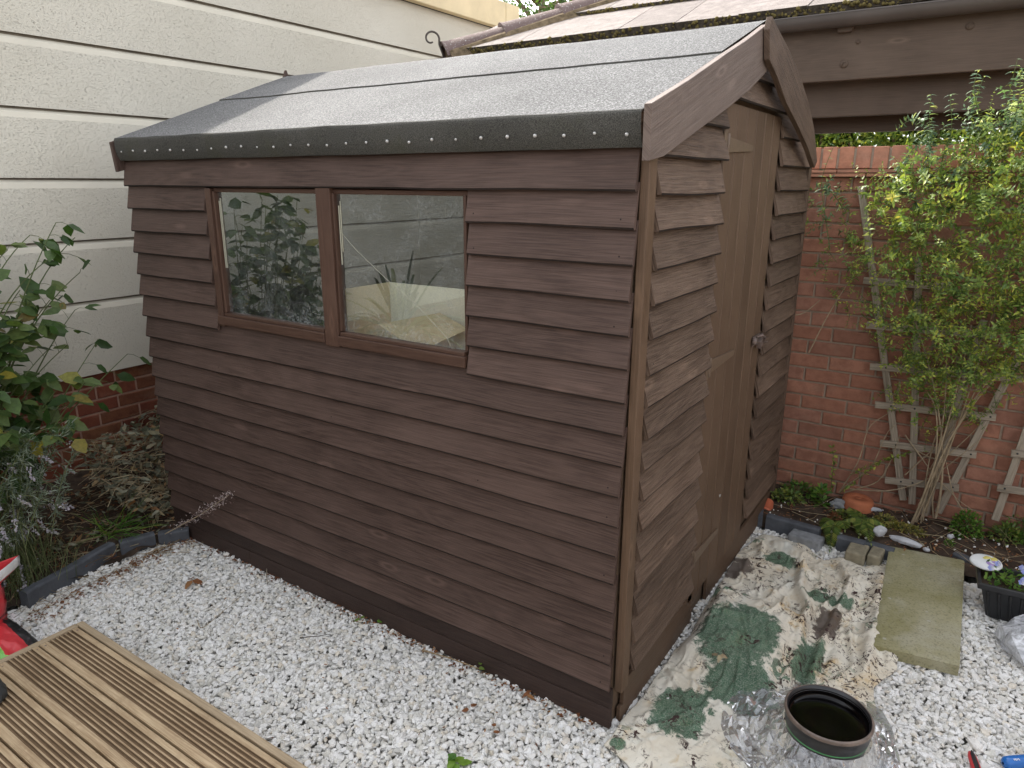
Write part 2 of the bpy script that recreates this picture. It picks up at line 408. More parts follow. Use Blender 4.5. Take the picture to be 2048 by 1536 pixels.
M['greystone'] = mk_plain('grey_stone', (.24, .25, .26), .8, .3, .35, 18., .6, 60.)
M['sett'] = mk_plain('mossy_sett', (.27, .24, .17), .9, .2, .3, 25., .8, 90.)
M['rubber'] = mk_plain('dark_grey_rubber', (.055, .060, .062), .6, .4, .2, 30., .3, 150.)

def mk_tile():
    n = NT('concrete_roof_tile'); c = n.coord(); r = n.island()
    col = n.mix(n.ramp(n.noise(c, 14., 6., .75), [(.32, 0.), (.68, 1.)]), (.13, .108, .098), (.25, .215, .196))
    col = n.mix(1., col, n.ramp(r, [(0, .85), (1, 1.1)]), 'MULTIPLY')
    x = n.noise(c, 160., 3., .6); col = n.mix(n.ramp(x, [(.55, 0.), (.75, .5)]), col, (.35, .325, .30))
    n.bump(n.noise(c, 150., 4., .7), .7, .006); return n.set(col, .85, .25)
M['tile'] = mk_tile()
def mk_ridge():
    n = NT('hip_tile'); c = n.coord()
    col = n.mix(n.noise(c, 9., 5., .65), (.10, .068, .060), (.20, .145, .135))
    sp = n.noise(c, 75., 3., .6); col = n.mix(n.ramp(sp, [(.60, 0.), (.68, .8)]), col, (.48, .46, .42))
    n.bump(n.noise(c, 140., 4., .7), .7, .006); return n.set(col, .85, .25)
M['ridge'] = mk_ridge()
M['bedding'] = mk_plain('mossy_mortar_bedding', (.16, .12, .075), .95, .1, .5, 25., 1., 60.)
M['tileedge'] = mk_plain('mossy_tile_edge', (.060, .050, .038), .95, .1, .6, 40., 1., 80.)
M['moss'] = mk_plain('moss', (.13, .105, .04), .95, .1, .5, 50., 1., 120.)

def mk_stone(name, stops, rough=.6):
    n = NT(name); r = n.island(); c = n.coord()
    col = n.ramp(r, stops); x = n.noise(c, 160., 3., .6)
    col = n.mix(n.ramp(x, [(.5, 0.), (.75, .3)]), col, (.46, .45, .42))
    n.bump(n.noise(c, 300., 2., .6), .3, .002); return n.set(col, rough, .4)
M['gravel'] = mk_stone('white_limestone_chips', [(0, (.50, .49, .46)), (.10, (.66, .64, .58)), (.35, (.72, .71, .68)), (.8, (.81, .80, .78)), (1, (.66, .60, .50))])
M['gravelbed'] = mk_plain('dirty_gravel_bed', (.30, .285, .255), .9, .2, .4, 90., 1., 140.)

def mk_leaf(name, stops, rough=.45, trans=.35, spec=.4, clump=None):
    n = NT(name); r = n.island(); c = n.coord()
    if clump: r = n.math('ADD', n.math('MULTIPLY', r, .55), n.ramp(n.noise(c, clump, 3., .6), [(.30, -0.0), (.72, .60)]), clamp=True)
    col = n.ramp(r, stops); col = n.mix(1., col, n.ramp(n.noise(c, 60., 3.), [(.3, .75), (.7, 1.2)]), 'MULTIPLY')
    n.set(col, rough, spec)
    tr = n.n('ShaderNodeBsdfTranslucent'); n.link(n.mix(1., col, (1.3, 1.35, .7), 'MULTIPLY'), tr.inputs['Color'])
    mx = n.t.nodes.new('ShaderNodeMixShader'); mx.inputs[0].default_value = trans
    n.link(n.b.outputs[0], mx.inputs[1]); n.link(tr.outputs[0], mx.inputs[2]); n.link(mx.outputs[0], n.out.inputs['Surface'])
    return n.mat
M['rose'] = mk_leaf('broad_green_leaf', [(0, (.028, .060, .016)), (.35, (.050, .105, .024)), (.65, (.10, .155, .045)), (.93, (.15, .20, .06)), (.97, (.34, .30, .04)), (1, (.13, .09, .03))])
M['climber'] = mk_leaf('climber_leaf', [(0, (.055, .10, .03)), (.30, (.11, .185, .042)), (.55, (.21, .29, .06)), (.78, (.36, .41, .08)), (.92, (.55, .54, .10)), (1, (.55, .45, .09))], clump=7.)
M['climbertop'] = mk_leaf('grey_green_leaf', [(0, (.06, .11, .06)), (.5, (.11, .18, .10)), (.85, (.17, .25, .13)), (1, (.36, .40, .12))])
M['silver'] = mk_leaf('silvery_leaf', [(0, (.10, .14, .09)), (.5, (.20, .25, .18)), (1, (.31, .35, .28))], .7, .2)
M['lavstem'] = mk_leaf('lavender_stem', [(0, (.08, .11, .035)), (.6, (.15, .19, .075)), (1, (.27, .28, .14))], .7, .15)
M['lilac'] = mk_leaf('pale_lilac_flower', [(0, (.40, .37, .44)), (.5, (.55, .52, .60)), (1, (.42, .42, .34))], .8, .2)
M['dead'] = mk_leaf('wilted_leaf', [(0, (.07, .075, .05)), (.4, (.17, .175, .12)), (.7, (.30, .29, .21)), (.9, (.28, .21, .11)), (1, (.26, .12, .045))], .6, .15)
M['straw'] = mk_leaf('dry_stalk', [(0, (.14, .09, .05)), (.5, (.30, .22, .13)), (1, (.46, .38, .24))], .8, .1)
M['fresh'] = mk_leaf('fresh_green_leaf', [(0, (.05, .13, .02)), (.5, (.09, .21, .03)), (1, (.20, .32, .05))])
M['fern'] = mk_leaf('fern_leaf', [(0, (.07, .13, .03)), (.6, (.15, .22, .05)), (1, (.33, .34, .08))])
M['yellowgreen'] = mk_leaf('yellow_green_mound', [(0, (.13, .13, .03)), (.6, (.26, .25, .06)), (1, (.38, .31, .08))])
M['rust'] = mk_leaf('rusty_dead_leaf', [(0, (.10, .035, .018)), (.5, (.20, .075, .03)), (1, (.30, .15, .06))], .8, .1)
M['darktree'] = mk_leaf('tree_leaf', [(0, (.025, .05, .012)), (.5, (.05, .095, .02)), (.9, (.10, .16, .035)), (1, (.22, .24, .05))])
M['sword'] = mk_leaf('sword_leaf', [(0, (.03, .06, .018)), (.6, (.06, .11, .03)), (1, (.22, .22, .06))], .4, .2)
M['bark'] = mk_plain('bark', (.16, .115, .075), .9, .15, .35, 30., .9, 60.)
M['greenstem'] = mk_plain('green_stem', (.10, .13, .045), .7, .3, .3, 20.)
M['palestem'] = mk_plain('pale_woody_stem', (.34, .27, .18), .85, .2, .3, 25., .5, 80.)
M['petal'] = mk_leaf('blue_violet_petal', [(0, (.20, .24, .62)), (.6, (.34, .38, .75)), (1, (.72, .72, .80))], .6, .3)

# ================================================================== ground
def ground_sheet():
    xs = np.concatenate([[-80, -20], np.linspace(-6, 6, 49), [20, 80]]); ys = np.concatenate([[-80, -20], np.linspace(-6, 7, 53), [20, 80]])
    P = np.array([[[x, y, -.025] for x in xs] for y in ys])
    b = MB(); b.grid(P); kind(b.build('ground', M['gravelbed']), 'structure')
ground_sheet()

# ================================================================== brick helper
def brick_face(mb, org, ua, nm, x0, x1, z0, rows, course=.075, bl=.225, joint=.010, depth=.05, shift=0., m=0, skip=None):
    ua, nm = np.asarray(ua, float), np.asarray(nm, float); up = np.array([0, 0, 1.])
    for r in range(rows):
        off = (r % 2) * bl / 2 + shift
        k0 = int(math.floor((x0 - off) / bl)) - 1
        x = k0 * bl + off
        while x < x1:
            a, b = max(x + joint / 2, x0), min(x + bl - joint / 2, x1)
            x += bl
            if b - a < .02: continue
            za, zb = z0 + r * course + joint / 2, z0 + (r + 1) * course - joint / 2
            if skip and skip(a, b, za): continue
            j = lambda s=.0012: random.uniform(-s, s)
            o = random.uniform(-.0018, .0012); ch = .004
            O = np.asarray(org, float)
            F = [O + ua * (a + ch + j()) + up * (za + ch + j()) + nm * o, O + ua * (b - ch + j()) + up * (za + ch + j()) + nm * o,
                 O + ua * (b - ch + j()) + up * (zb - ch + j()) + nm * o, O + ua * (a + ch + j()) + up * (zb - ch + j()) + nm * o]
            E = [O + ua * a + up * za - nm * ch, O + ua * b + up * za - nm * ch, O + ua * b + up * zb - nm * ch, O + ua * a + up * zb - nm * ch]
            B = [e - nm * (depth - ch) for e in E]
            V = F + E + B
            fc = [(0, 1, 2, 3)] + [(i, 4 + i, 4 + (i + 1) % 4, (i + 1) % 4) for i in range(4)] + [(4 + i, 8 + i, 8 + (i + 1) % 4, 4 + (i + 1) % 4) for i in range(4)]
            if np.dot(np.cross(ua, up), nm) < 0: fc = [f[::-1] for f in fc]
            mb.add(V, fc, None, m)

# ================================================================== cream house
HX = -3.2
house = thing('rendered_house', 'cream roughcast house side with horizontal grooves above a red brick plinth', 'house', (HX, 0, 0))
def house_wall():
    b = MB(); g = [.665, 1.058, 1.375, 1.685, 2.012, 2.338, 2.655, 2.985]
    y0, y1 = -5., 4.14
    prof = []   # (out, z, slot of strip to next)
    for i in range(len(g) - 1):
        za, zb = g[i], g[i + 1]
        lo = .0 if i == 0 else .011
        prof += [(.006, za - (0 if i == 0 else .004), 1), (.024, za + lo, 0), (.024, zb - .014, 1 if i < len(g) - 2 else 0)] if False else []
    ys = np.linspace(y0, y1, 40)
    def strip(p, q, m):
        V = []
        for y in ys: V += [(HX + p[0], y, p[1]), (HX + q[0], y, q[1])]
        b.add(V, [(2 * k, 2 * k + 2, 2 * k + 3, 2 * k + 1) for k in range(len(ys) - 1)], None, m)
    for i in range(len(g) - 1):
        za, zb = g[i], g[i + 1]
        last = i == len(g) - 2; lo = za if i == 0 else za + .007
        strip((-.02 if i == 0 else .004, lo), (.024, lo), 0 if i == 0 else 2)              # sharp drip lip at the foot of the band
        if last: strip((.024, lo), (.024, zb), 0); continue
        strip((.024, lo), (.024, zb - .042), 0); strip((.024, zb - .042), (.020, zb - .018), 1)   # smooth margin, sloping into the groove below the next lip
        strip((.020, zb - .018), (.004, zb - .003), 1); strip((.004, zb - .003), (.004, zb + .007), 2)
    b.box((HX - 1.5, (y0 + y1) / 2, 1.83), (2.99, y1 - y0 - .002, 2.30), m=0)
    b.quad((HX - .02, y1 + .001, .665), (HX + .024, y1 + .001, .665), (HX + .024, y1 + .001, 2.985), (HX - .02, y1 + .001, 2.985), 0)
    b.build('rendered_wall', [M['render'], M['groove'], M['grooveshade']], house)
    b = MB(); b.box((HX - 1.5, (y0 + y1) / 2, .28), (2.992, y1 - y0, .76), m=0)
    brick_face(b, (HX, 0, 0), (0, 1, 0), (1, 0, 0), y0, y1, -.085, 10, shift=.098, m=1)
    b.build('brick_plinth', [M['mortar2'], M['brick2']], house)
    b = MB(); y = y0 - .05
    segs = [-5.05, -3.9, -2.2, -.6, .95, 2.62, 3.98, 4.2]
    for a, c in zip(segs[:-1], segs[1:]):
        b.box((HX - 1.45, (a + c) / 2, 3.095), (3.1, c - a - .006, .215), m=0)
    b.build('coping', [M['coping']], house, .006)
    b = MB(); b.box((HX - 1.45, -.4, 3.0), (2.98, 9.0, .03)); b.build('roof', [M['feltedge']], house)
house_wall()

# ================================================================== brick garden wall
WY = 2.15
gwall = thing('garden_wall', 'red brick boundary wall with brick on edge coping behind the trellis', 'wall', (.5, WY + .1, 0))
def garden_wall():
    x0, x1 = -3.15, 4.
    b = MB(); b.box(((x0 + x1) / 2, WY + .113, .82), (x1 - x0, .207, 1.78), m=0)
    brick_face(b, (0, WY, 0), (1, 0, 0), (0, -1, 0), x0, x1, -.09, 24, shift=.055, m=1)
    b.build('brickwork', [M['mortar'], M['brick']], gwall)
    b = MB()
    for r in (0, 1):
        x = x0 + r * .13
        while x < x1:
            b.box((x + .13, WY + .105, 1.7165 + r * .0185), (.254, .275 + .012 * r + random.uniform(-.004, .004), .0145), m=0); x += .26
    b.box(((x0 + x1) / 2, WY + .11, 1.724), (x1 - x0, .235, .030), m=1)
    b.build('tile_creasing', [M['copbrick'], M['mortar']], gwall)
    b = MB(); x = x0
    while x < x1:
        b.box((x + .0325, WY + .108 + random.uniform(-.002, .002), 1.797 + random.uniform(-.0015, .0015)), (.0645, .220, .102), m=0); x += .0755
    b.box(((x0 + x1) / 2, WY + .108, 1.793), (x1 - x0, .206, .094), m=1)
    b.build('coping', [M['copbrick'], M['mortar']], gwall, .003)
garden_wall()

# ================================================================== carport behind the wall
cp = thing('carport', 'brown timber carport with tiled hip roof behind the brick wall', 'carport', (0, 3.5, 0))
PITCH = math.radians(25.); TP = math.tan(PITCH)
EX, EY, EZ = -2.56, 2.46, 2.52
def carport():
    EXR = 6.4; DEP = 4.2
    up = np.array([0, math.cos(PITCH), math.sin(PITCH)]); nm = np.array([0, -math.sin(PITCH), math.cos(PITCH)])
    b = MB(); run = .53 / math.cos(PITCH); nrow = int((DEP / 2) / .53) + 1
    for r in range(nrow):
        ya = EY + r * .53
        xs = EX + r * .53 - .12; x = xs + (.18 if r % 2 else 0.) - .36
        while x < EXR - r * .53:
            a, c = max(x, EX + (ya - EY) + .0), x + .352; x += .356
            if c - a < .05: continue
            L = run + .07; p = np.array([0, ya, EZ + r * .53 * TP]) + nm * .036
            j = lambda q=.003: random.uniform(-q, q)
            lo = p + nm * j(.003); hi = p + up * L - nm * .026
            th = .042
            V = [np.array([a, 0, 0]) + lo, np.array([c, 0, 0]) + lo + nm * j(), np.array([c + 0, 0, 0]) + hi, np.array([a, 0, 0]) + hi]
            V += [v - nm * th for v in V]
            V[0] = V[0] + up * j(.004); V[1] = V[1] + up * j(.004)
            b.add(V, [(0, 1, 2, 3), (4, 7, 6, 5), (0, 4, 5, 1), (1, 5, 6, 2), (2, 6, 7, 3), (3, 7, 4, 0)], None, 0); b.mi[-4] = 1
    # left hip slope and the far slopes, plain tile courses
    yr = EY + DEP / 2; zr = EZ + DEP / 2 * TP
    A = (EX, EY, EZ - .01); B = (EX, EY + DEP, EZ - .01); R1 = (EX + DEP / 2, yr, zr - .01); R2 = (EXR - DEP / 2, yr, zr - .01); C_ = (EXR, EY, EZ - .01); D_ = (EXR, EY + DEP, EZ - .01)
    b.add([A, B, R1], [(0, 2, 1)], None, 0); b.add([B, D_, R2, R1], [(0, 1, 2, 3)][::-1], None, 0); b.add([C_, D_, R2], [(0, 1, 2)], None, 0)
    b.build('tiled_roof', [M['tile'], M['tileedge']], cp)
    # moss along the tile laps and joints
    V, F = [], []; o = 0
    for r in range(3):
        for k in range(420):
            x = EX + r * .53 + rng.uniform(.05, 3.6); p = np.array([x, EY + r * .53 + .004, EZ + r * .53 * TP]) + nm * rng.uniform(-.008, .034)
            v, f = lump(p, rng.uniform(.005, .014), k, 1, .4, 2.); V.append(v); F.append(f + o); o += len(v)
    kind(tri_mesh('lap_moss', np.concatenate(V), np.concatenate(F), M['moss'], cp, True), 'stuff')
    # hip ridge of half round tiles on mortar bedding
    hd = nrm((1, 1, TP)); side = nrm(np.cross(hd, (0, 0, 1))); hn = np.cross(side, hd)
    b = MB(); s0 = -.02; P0 = np.array([EX, EY, EZ])
    k = 0
    while s0 < 3.0:
        rows = []
        for t in (0, .03, .45):
            r = .128 - .012 * (t / .45) + (.006 if t == 0 else 0)
            c = P0 + hd * (s0 + t) - hn * .045 + hn * (.012 if t < .1 else 0)
            rows.append([c + r * (math.cos(q) * side + math.sin(q) * hn) for q in np.linspace(.15, math.pi - .15, 13)])
        b.grid(rows, 0, True)
        b.add([rows[0][i] for i in range(13)] + [rows[0][i] - hn * .0 - (rows[0][i] - (P0 + hd * s0 - hn * .045)) * .16 for i in range(13)],
              [(i, i + 1, 13 + i + 1, 13 + i) for i in range(12)], None, 0)
        s0 += .43; k += 1
    b.build('hip_tiles', [M['ridge']], cp)
    b = MB(); rows = []
    for t in np.linspace(.0, 3.0, 70):
        c = P0 + hd * t; q = .010 * mnoise.noise(Vector((t * 14, 3, 0)))
        rows.append([c + side * (.160 + q) - hn * .055, c + side * (.125 + q) + hn * .012, c + side * .05 + hn * .045, c - side * .05 + hn * .045, c - side * (.125 + q) + hn * .012, c - side * (.160 + q) - hn * .055])
    b.grid(rows, 0, False); b.add([rows[0][i] for i in range(6)], [tuple(range(6))], None, 0)
    b.build('mortar_bedding', [M['bedding']], cp)
    # hip iron scroll
    b = MB(); q0 = P0 - hd * .03 + hn * .03
    d = nrm((-1, -1, 0)); pts = [q0 + hd * .16 - hn * .03, q0 - hn * .05, q0 + d * .02 + np.array([0, 0, .05])]
    cc = q0 + d * .075 + np.array([0, 0, .085])
    for a in np.linspace(0.1, 5.2, 22):
        r = .056 * (1 - .62 * a / 5.2); pts.append(cc + r * (-math.cos(a) * d + math.sin(a) * np.array([0, 0, 1.])))
    b.tube(pts, .0075, .006, 6); b.build('hip_iron', [M['iron']], cp)
    # gutter: half round trough, with a stop end, unions and brackets
    b = MB(); gy, gz, gr = EY - .052, EZ - .035, .056
    xs = np.linspace(-2.77, EXR, 30)
    rows = [[(x, gy + gr * math.cos(q), gz + gr * math.sin(q)) for q in np.linspace(math.pi, 2 * math.pi, 13)] for x in xs]
    b.grid(rows, 0, True); b.grid([[(x, gy + (gr - .004) * math.cos(q), gz + (gr - .004) * math.sin(q)) for q in np.linspace(math.pi, 2 * math.pi, 13)] for x in xs], 0, True, True)
    for s in (-1, 1): b.box(((xs[0] + xs[-1]) / 2, gy + s * gr, gz + .002), (xs[-1] - xs[0], .007, .006))
    b.add([rows[0][i] for i in range(13)], [tuple(range(13))], None, 0)
    for x in (-2.53, -1.72, .9, 2.9):
        rr = gr + .005
        b.grid([[(x + dx, gy + rr * math.cos(q), gz + rr * math.sin(q)) for q in np.linspace(math.pi, 2 * math.pi, 13)] for dx in (-.03, .03)], 0, True)
        for dx in (-.03, .03): b.add([(x + dx, gy + w * math.cos(q), gz + w * math.sin(q)) for w in (gr, rr) for q in np.linspace(math.pi, 2 * math.pi, 13)], [(i, i + 1, 14 + i, 13 + i) for i in range(12)], None, 0)
    b.build('gutter', [M['gutter']], cp)
    for x in (-1.1, .0, 1.15, 2.3):
        b = MB(); b.prism([(x - .035, gy + .05, gz - .075), (x + .03, gy + .05, gz - .075), (x + .055, gy + .05, gz - .03), (x + .055, gy + .05, gz + .0), (x - .035, gy + .05, gz + .0)], (0, -.022, 0))
        b.build('gutter_bracket', [M['carport']], cp, .003)
    # beams
    fy = EY + .012
    b = MB(); b.box(((-2.5 + EXR) / 2, fy + .020, 2.325), (EXR + 2.5, .040, .275), m=0, long=0); b.build('fascia_beam', [M['carport']], cp, .004)
    b = MB(); b.box(((-2.5 + EXR) / 2, fy + .145, 2.135), (EXR + 2.5, .050, .225), m=0, long=0)
    b.box(((-2.5 + EXR) / 2, fy + .078, 2.244), (EXR + 2.5, .082, .018), m=0, long=0); b.build('inner_beam', [M['carport']], cp, .003)
    b = MB(); b.box(((-2.5 + EXR) / 2, fy + .32, 2.05), (EXR + 2.5, .050, .20), m=0, long=0); b.build('rear_beam', [M['carport']], cp, .003)
    # timber knots and a bolt seen on the fascia
    for (u, v, w) in ((1688, 128, 1.0), (1940, 52, .9), (1716, 84, .55)):
        p = hy(u, v, fy); b = MB()
        b.lathe([(.0, .005), (.016 * w, .005), (.020 * w, .002), (.020 * w, -.004)], p + np.array([0, -.001, 0]), 20, rotx(math.pi / 2), 0)
        b.tube([p + np.array([-.010, -.006, -.010]) * w, p + np.array([-.002, -.007, .010]) * w, p + np.array([.009, -.006, .004]) * w], .0022, .0022, 5, 0)
        b.build('knot', [M['carport']], cp)
    for x in (-2.35, 1.9, 5.6):
        for y in (fy + .145, EY + DEP - .2):
            b = MB(); b.box((x, y, 1.08 if y > 3 else 1.0), (.10, .10, 2.2 if y > 3 else 2.045), long=2); b.build('post', [M['carport']], cp, .004)
    b = MB(); b.quad((EX + .1, EY + .06, EZ - .04), (EXR - .1, EY + .06, EZ - .04), (EXR - .1, EY + DEP - .1, EZ - .04), (EX + .1, EY + DEP - .1, EZ - .04)); b.build('soffit', [M['carport']], cp)
carport()

# ================================================================== shed
SW = 1.88; SL = 2.385
shed = thing('garden_shed', 'dark brown stained timber shed with grey felt roof and narrow door', 'shed', (-SL / 2, SW / 2, 0))
X_, Y_, Z_ = np.eye(3)
SB = [1.762] + [1.7515 - .0946 * i for i in range(1, 18)]     # foot of each side board
WX0, WX1, WZ0, WZ1 = -1.826, -.545, 1.105, 1.652
RZ, RY = 2.205, .94
def roof_z(y): return 1.850 + (RZ - 1.850) * min(y + .045, 2 * RY + .045 - y) / (RY + .045)
def shed_walls():
    b = MB()
    rows = [(z, (SB[i - 1] if i else 1.836) - z) for i, z in enumerate(SB)]
    for i, (z, h) in enumerate(rows):
        H = h + (.022 if i else .0)
        if 2 <= i <= 7:
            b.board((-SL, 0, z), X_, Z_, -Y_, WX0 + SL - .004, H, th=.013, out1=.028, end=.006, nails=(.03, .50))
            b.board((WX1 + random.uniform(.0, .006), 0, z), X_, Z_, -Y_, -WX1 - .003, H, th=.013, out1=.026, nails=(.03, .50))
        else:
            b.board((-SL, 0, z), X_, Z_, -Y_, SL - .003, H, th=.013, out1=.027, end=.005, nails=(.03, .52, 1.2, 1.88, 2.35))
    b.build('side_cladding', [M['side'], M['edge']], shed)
    # plinth boards under the cladding
    b = MB(); b.box((-SL / 2, -.006, .110), (SL - .004, .016, .068), long=0); b.box((-.9, -.007, .0365), (1.795, .017, .074), long=0); b.box((-2.09, -.0065, .0365), (.58, .016, .074), long=0)
    b.build('plinth_board', [M['plinth']], shed, .0015)
    # far end and back, plainer
    b = MB()
    for i, (z, h) in enumerate(rows):
        b.board((-SL, SW, z), X_, Z_, Y_, SL, h + .02, out1=.02); b.board((-SL, 0, z), Y_, Z_, -X_, SW, h + .02, out1=.02)
    b.box((-SL / 2, SW + .006, .07), (SL, .016, .145), long=0); b.box((-SL - .004, SW / 2, .07), (.016, SW, .145), long=1)
    zz = SB[0] + .075
    while zz < 2.1:
        w = (RZ - zz - .15) / ((RZ - 1.85) / (RY + .045)); w = min(w, RY)
        if w > .05: b.board((-SL, RY - w, zz), Y_, Z_, -X_, 2 * w, .11, out1=.02)
        zz += .0946
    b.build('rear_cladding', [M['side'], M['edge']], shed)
    b = MB(); b.box((-SL / 2, SW - .012, .93), (SL - .05, .010, 1.74), long=0); b.build('back_panel', [M['inside']], shed)  # lining panel added to darken the interior behind the glass
    # door end
    b = MB(); z = 1.743; k = 0; D0, D1 = .618, 1.318
    while z > .15:
        b.board((0, .066, z), Y_, Z_, X_, D0 - .066 + random.uniform(-.008, .006), .122, th=.013, out0=.002, out1=.036 + random.uniform(-.003, .003), seg=.1, wav=.004, end=.006, nails=(.03, .52))
        b.board((0, D1 + .016, z), Y_, Z_, X_, 1.862 - D1 - .016, .122, th=.013, out0=.002, out1=.033, seg=.1, wav=.003, end=.004, nails=(.03, .49))
        z -= .0975; k += 1
    b.board((0, .28, 1.842), Y_, Z_, X_, D0 - .28, .09, th=.012, out1=.028, seg=.1)
    b.board((0, D1 + .016, 1.850), Y_, Z_, X_, .28, .08, th=.012, out1=.026, seg=.1)
    b.board((0, .56, 1.937), Y_, Z_, X_, .82, .105, th=.012, out1=.032, seg=.1)
    b.board((0, .74, 2.018), Y_, Z_, X_, .42, .115, th=.012, out1=.03, seg=.1)
    b.board((0, .82, 2.105), Y_, Z_, X_, .22, .06, th=.012, out1=.03, seg=.1)
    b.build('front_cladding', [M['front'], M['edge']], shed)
    b = MB(); b.box((.006, .36, .098), (.014, .62, .085), long=1); b.box((.005, .36, .027), (.013, .66, .056), long=1)
    b.box((.005, 1.36, .060), (.012, 1.00, .118), long=1)
    b.build('front_plinth', [M['door']], shed, .0015)
    # gable backing and inner skin
    b = MB()
    pent = [(-.022, .0, .0), (-.022, SW, .0), (-.022, SW, 1.80), (-.022, RY, RZ - .03), (-.022, .0, 1.80)]
    b.prism(pent, (.014, 0, 0)); b.build('gable_panel', [M['inside']], shed)
    b = MB(); b.prism([(-SL + .004 + p[0] + .022, p[1], p[2]) for p in pent], (.012, 0, 0)); b.build('gable_panel', [M['inside']], shed)
    b = MB(); b.box((-SL / 2, SW / 2, .045), (SL - .06, SW - .04, .03), long=0); b.build('floor_boards', [M['inside']], shed)
    b = MB()
    for x in (-2.34, -1.87, -.50, -.045):
        b.box((x, .030, .93), (.045, .040, 1.72), long=2)
    b.box((-SL / 2, .03, 1.81), (SL - .02, .04, .045), long=0); b.box((-1.19, .03, 1.075), (1.30, .04, .045), long=0); b.box((-1.19, .034, 1.700), (1.30, .04, .045), long=0)
    b.build('inner_frame', [M['inside']], shed)
    # corner battens
    b = MB(); b.box((.013, .027, .945), (.026, .050, 1.62), long=2); b.build('corner_batten', [M['batten']], shed, .003)
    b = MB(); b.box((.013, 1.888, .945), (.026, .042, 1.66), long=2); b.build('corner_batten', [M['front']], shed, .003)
shed_walls()

def shed_door():
    b = MB(); D0, D1, n = .622, 1.314, 6; w = (D1 - D0) / n
    for i in range(n):
        y0 = D0 + i * w; ch = .005
        prof = [(.000, y0 + .001), (.013 - ch, y0 + .001), (.013, y0 + ch + .001), (.013, y0 + w - ch - .001), (.013 - ch, y0 + w - .001), (.0, y0 + w - .001)]
        b.prism([(x, y, .112) for x, y in prof], (0, 0, 1.925 - .112))
        # upright grain: turn the UVs of this plank
    for k, f in enumerate(b.f):
        b.uv[k] = [(b.v[i][2] + 3.1 * (b.f[k][0] // 12), b.v[i][1] * 1.0 + b.v[i][0]) for i in f]
    door = b.build('door', [M['door']], shed)
    for (z, drop) in ((1.797, 0), (1.055, 0), (.300, .0)):
        b = MB(); r = D0 + .030
        b.prism([(.0135, r, z - .024), (.0135, r + .27, z - .012), (.0135, r + .28, z), (.0135, r + .27, z + .010), (.0135, r, z + .024)], (.006, 0, 0))
        b.tube([(.018, r - .010, z - .034), (.018, r - .010, z + .034)], .007, .007, 10)
        b.box((.016, r - .030, z), (.005, .034, .085))
        for t in (.04, .13, .22): b.lathe([(0, .0025), (.006, .0022), (.007, 0)], (.0175, r + t, z + (.004 if t > .1 else -.006)), 10, roty(math.pi / 2))
        b.build('hinge', [M['hinge']], door, .001)
    b = MB(); p = np.array([.014, 1.205, 1.045])
    b.box(p + [.003, .03, .0], (.005, .10, .042)); b.box(p + [.006, .105, -.002], (.005, .05, .036))
    b.tube([p + [.008, .02, .016], p + [.030, .03, .024], p + [.036, .05, .012], p + [.030, .062, -.006], p + [.008, .066, -.010]], .005, .005, 7)
    b.lathe([(0, .018), (.013, .016), (.017, .008), (.017, 0), (.0, 0)], p + [.006, -.018, .004], 14, roty(math.pi / 2))
    b.box(p + [.020, .035, -.012], (.018, .040, .032), rotx(.3)); b.tube([p + [.02, .05, -.008], p + [.03, .12, -.020]], .0045, .003, 6)
    b.build('latch', [M['metal']], door, .0015)
    b = MB(); b.lathe([(0, .002), (.006, .0018), (.007, 0)], (.0135, .93, .452), 10, roty(math.pi / 2)); b.build('screw', [M['nail']], door)
shed_door()

def shed_window():
    fr = MB(); T = M['trim']
    fr.box((-1.8025, -.007, 1.380), (.034, .036, .545), long=2)             # left post with a stepped bead
    fr.box((-1.779, -.001, 1.402), (.012, .030, .478), long=2)
    fr.box((-1.154, -.005, 1.385), (.070, .036, .560), long=2)             # mullion
    fr.box((-1.114, .000, 1.402), (.010, .030, .478), long=2)
    fr.box((-1.1935, .001, 1.402), (.009, .030, .478), long=2)
    fr.box((-.5555, .006, 1.402), (.012, .030, .478), long=2)
    fr.box((-1.505, -.008, 1.132), (.630, .040, .036), long=0); fr.box((-1.490, -.003, 1.1565), (.586, .034, .014), long=0)
    fr.box((-.834, -.008, 1.130), (.568, .040, .036), long=0); fr.box((-.835, -.003, 1.1545), (.556, .034, .014), long=0)
    fr.box((-1.17, .010, 1.646), (1.25, .03, .016), long=0)
    win = fr.build('window', [T], shed, .003)
    for k, (a, c) in enumerate(((-1.774, -1.197), (-1.109, -.561))):
        b = MB(); b.box(((a + c) / 2, .004, 1.401), (c - a, .004, .478)); g = b.build('pane', [M['glass']], win)
        s = MB(); s.box((a + .008, .0005, 1.50 if k else 1.475), (.0028, .0028,   .20 if k else .26)); s.box((a + .016, .0005, 1.53 if k else 1.48), (.0022, .0028, .17 if k else .27)); s.build('reflection_strip', [M['paleline']], g)  # thin pale strips standing in for bright reflection lines on the pane
        if k:
            s = MB(); P = [hy(679, 462, .0), hy(712, 500, .0), hy(745, 532, .0), hy(783, 568, .0), hy(828, 606, .0), hy(868, 648, .0), hy(893, 676, .0), hy(905, 700, 0.)]
            s.tube([p + np.array([0, .0012, 0]) for p in P], .0007, .0009, 5)
            Q = [hy(679, 462, .0), hy(676, 452, 0), hy(662, 452, 0)]
            s.tube([P[4] + [0, .0012, 0], hy(862, 622, .0012), hy(905, 655, .0012)], .0004, .0004, 4)
            s.build('crack', [M['paleline']], g)

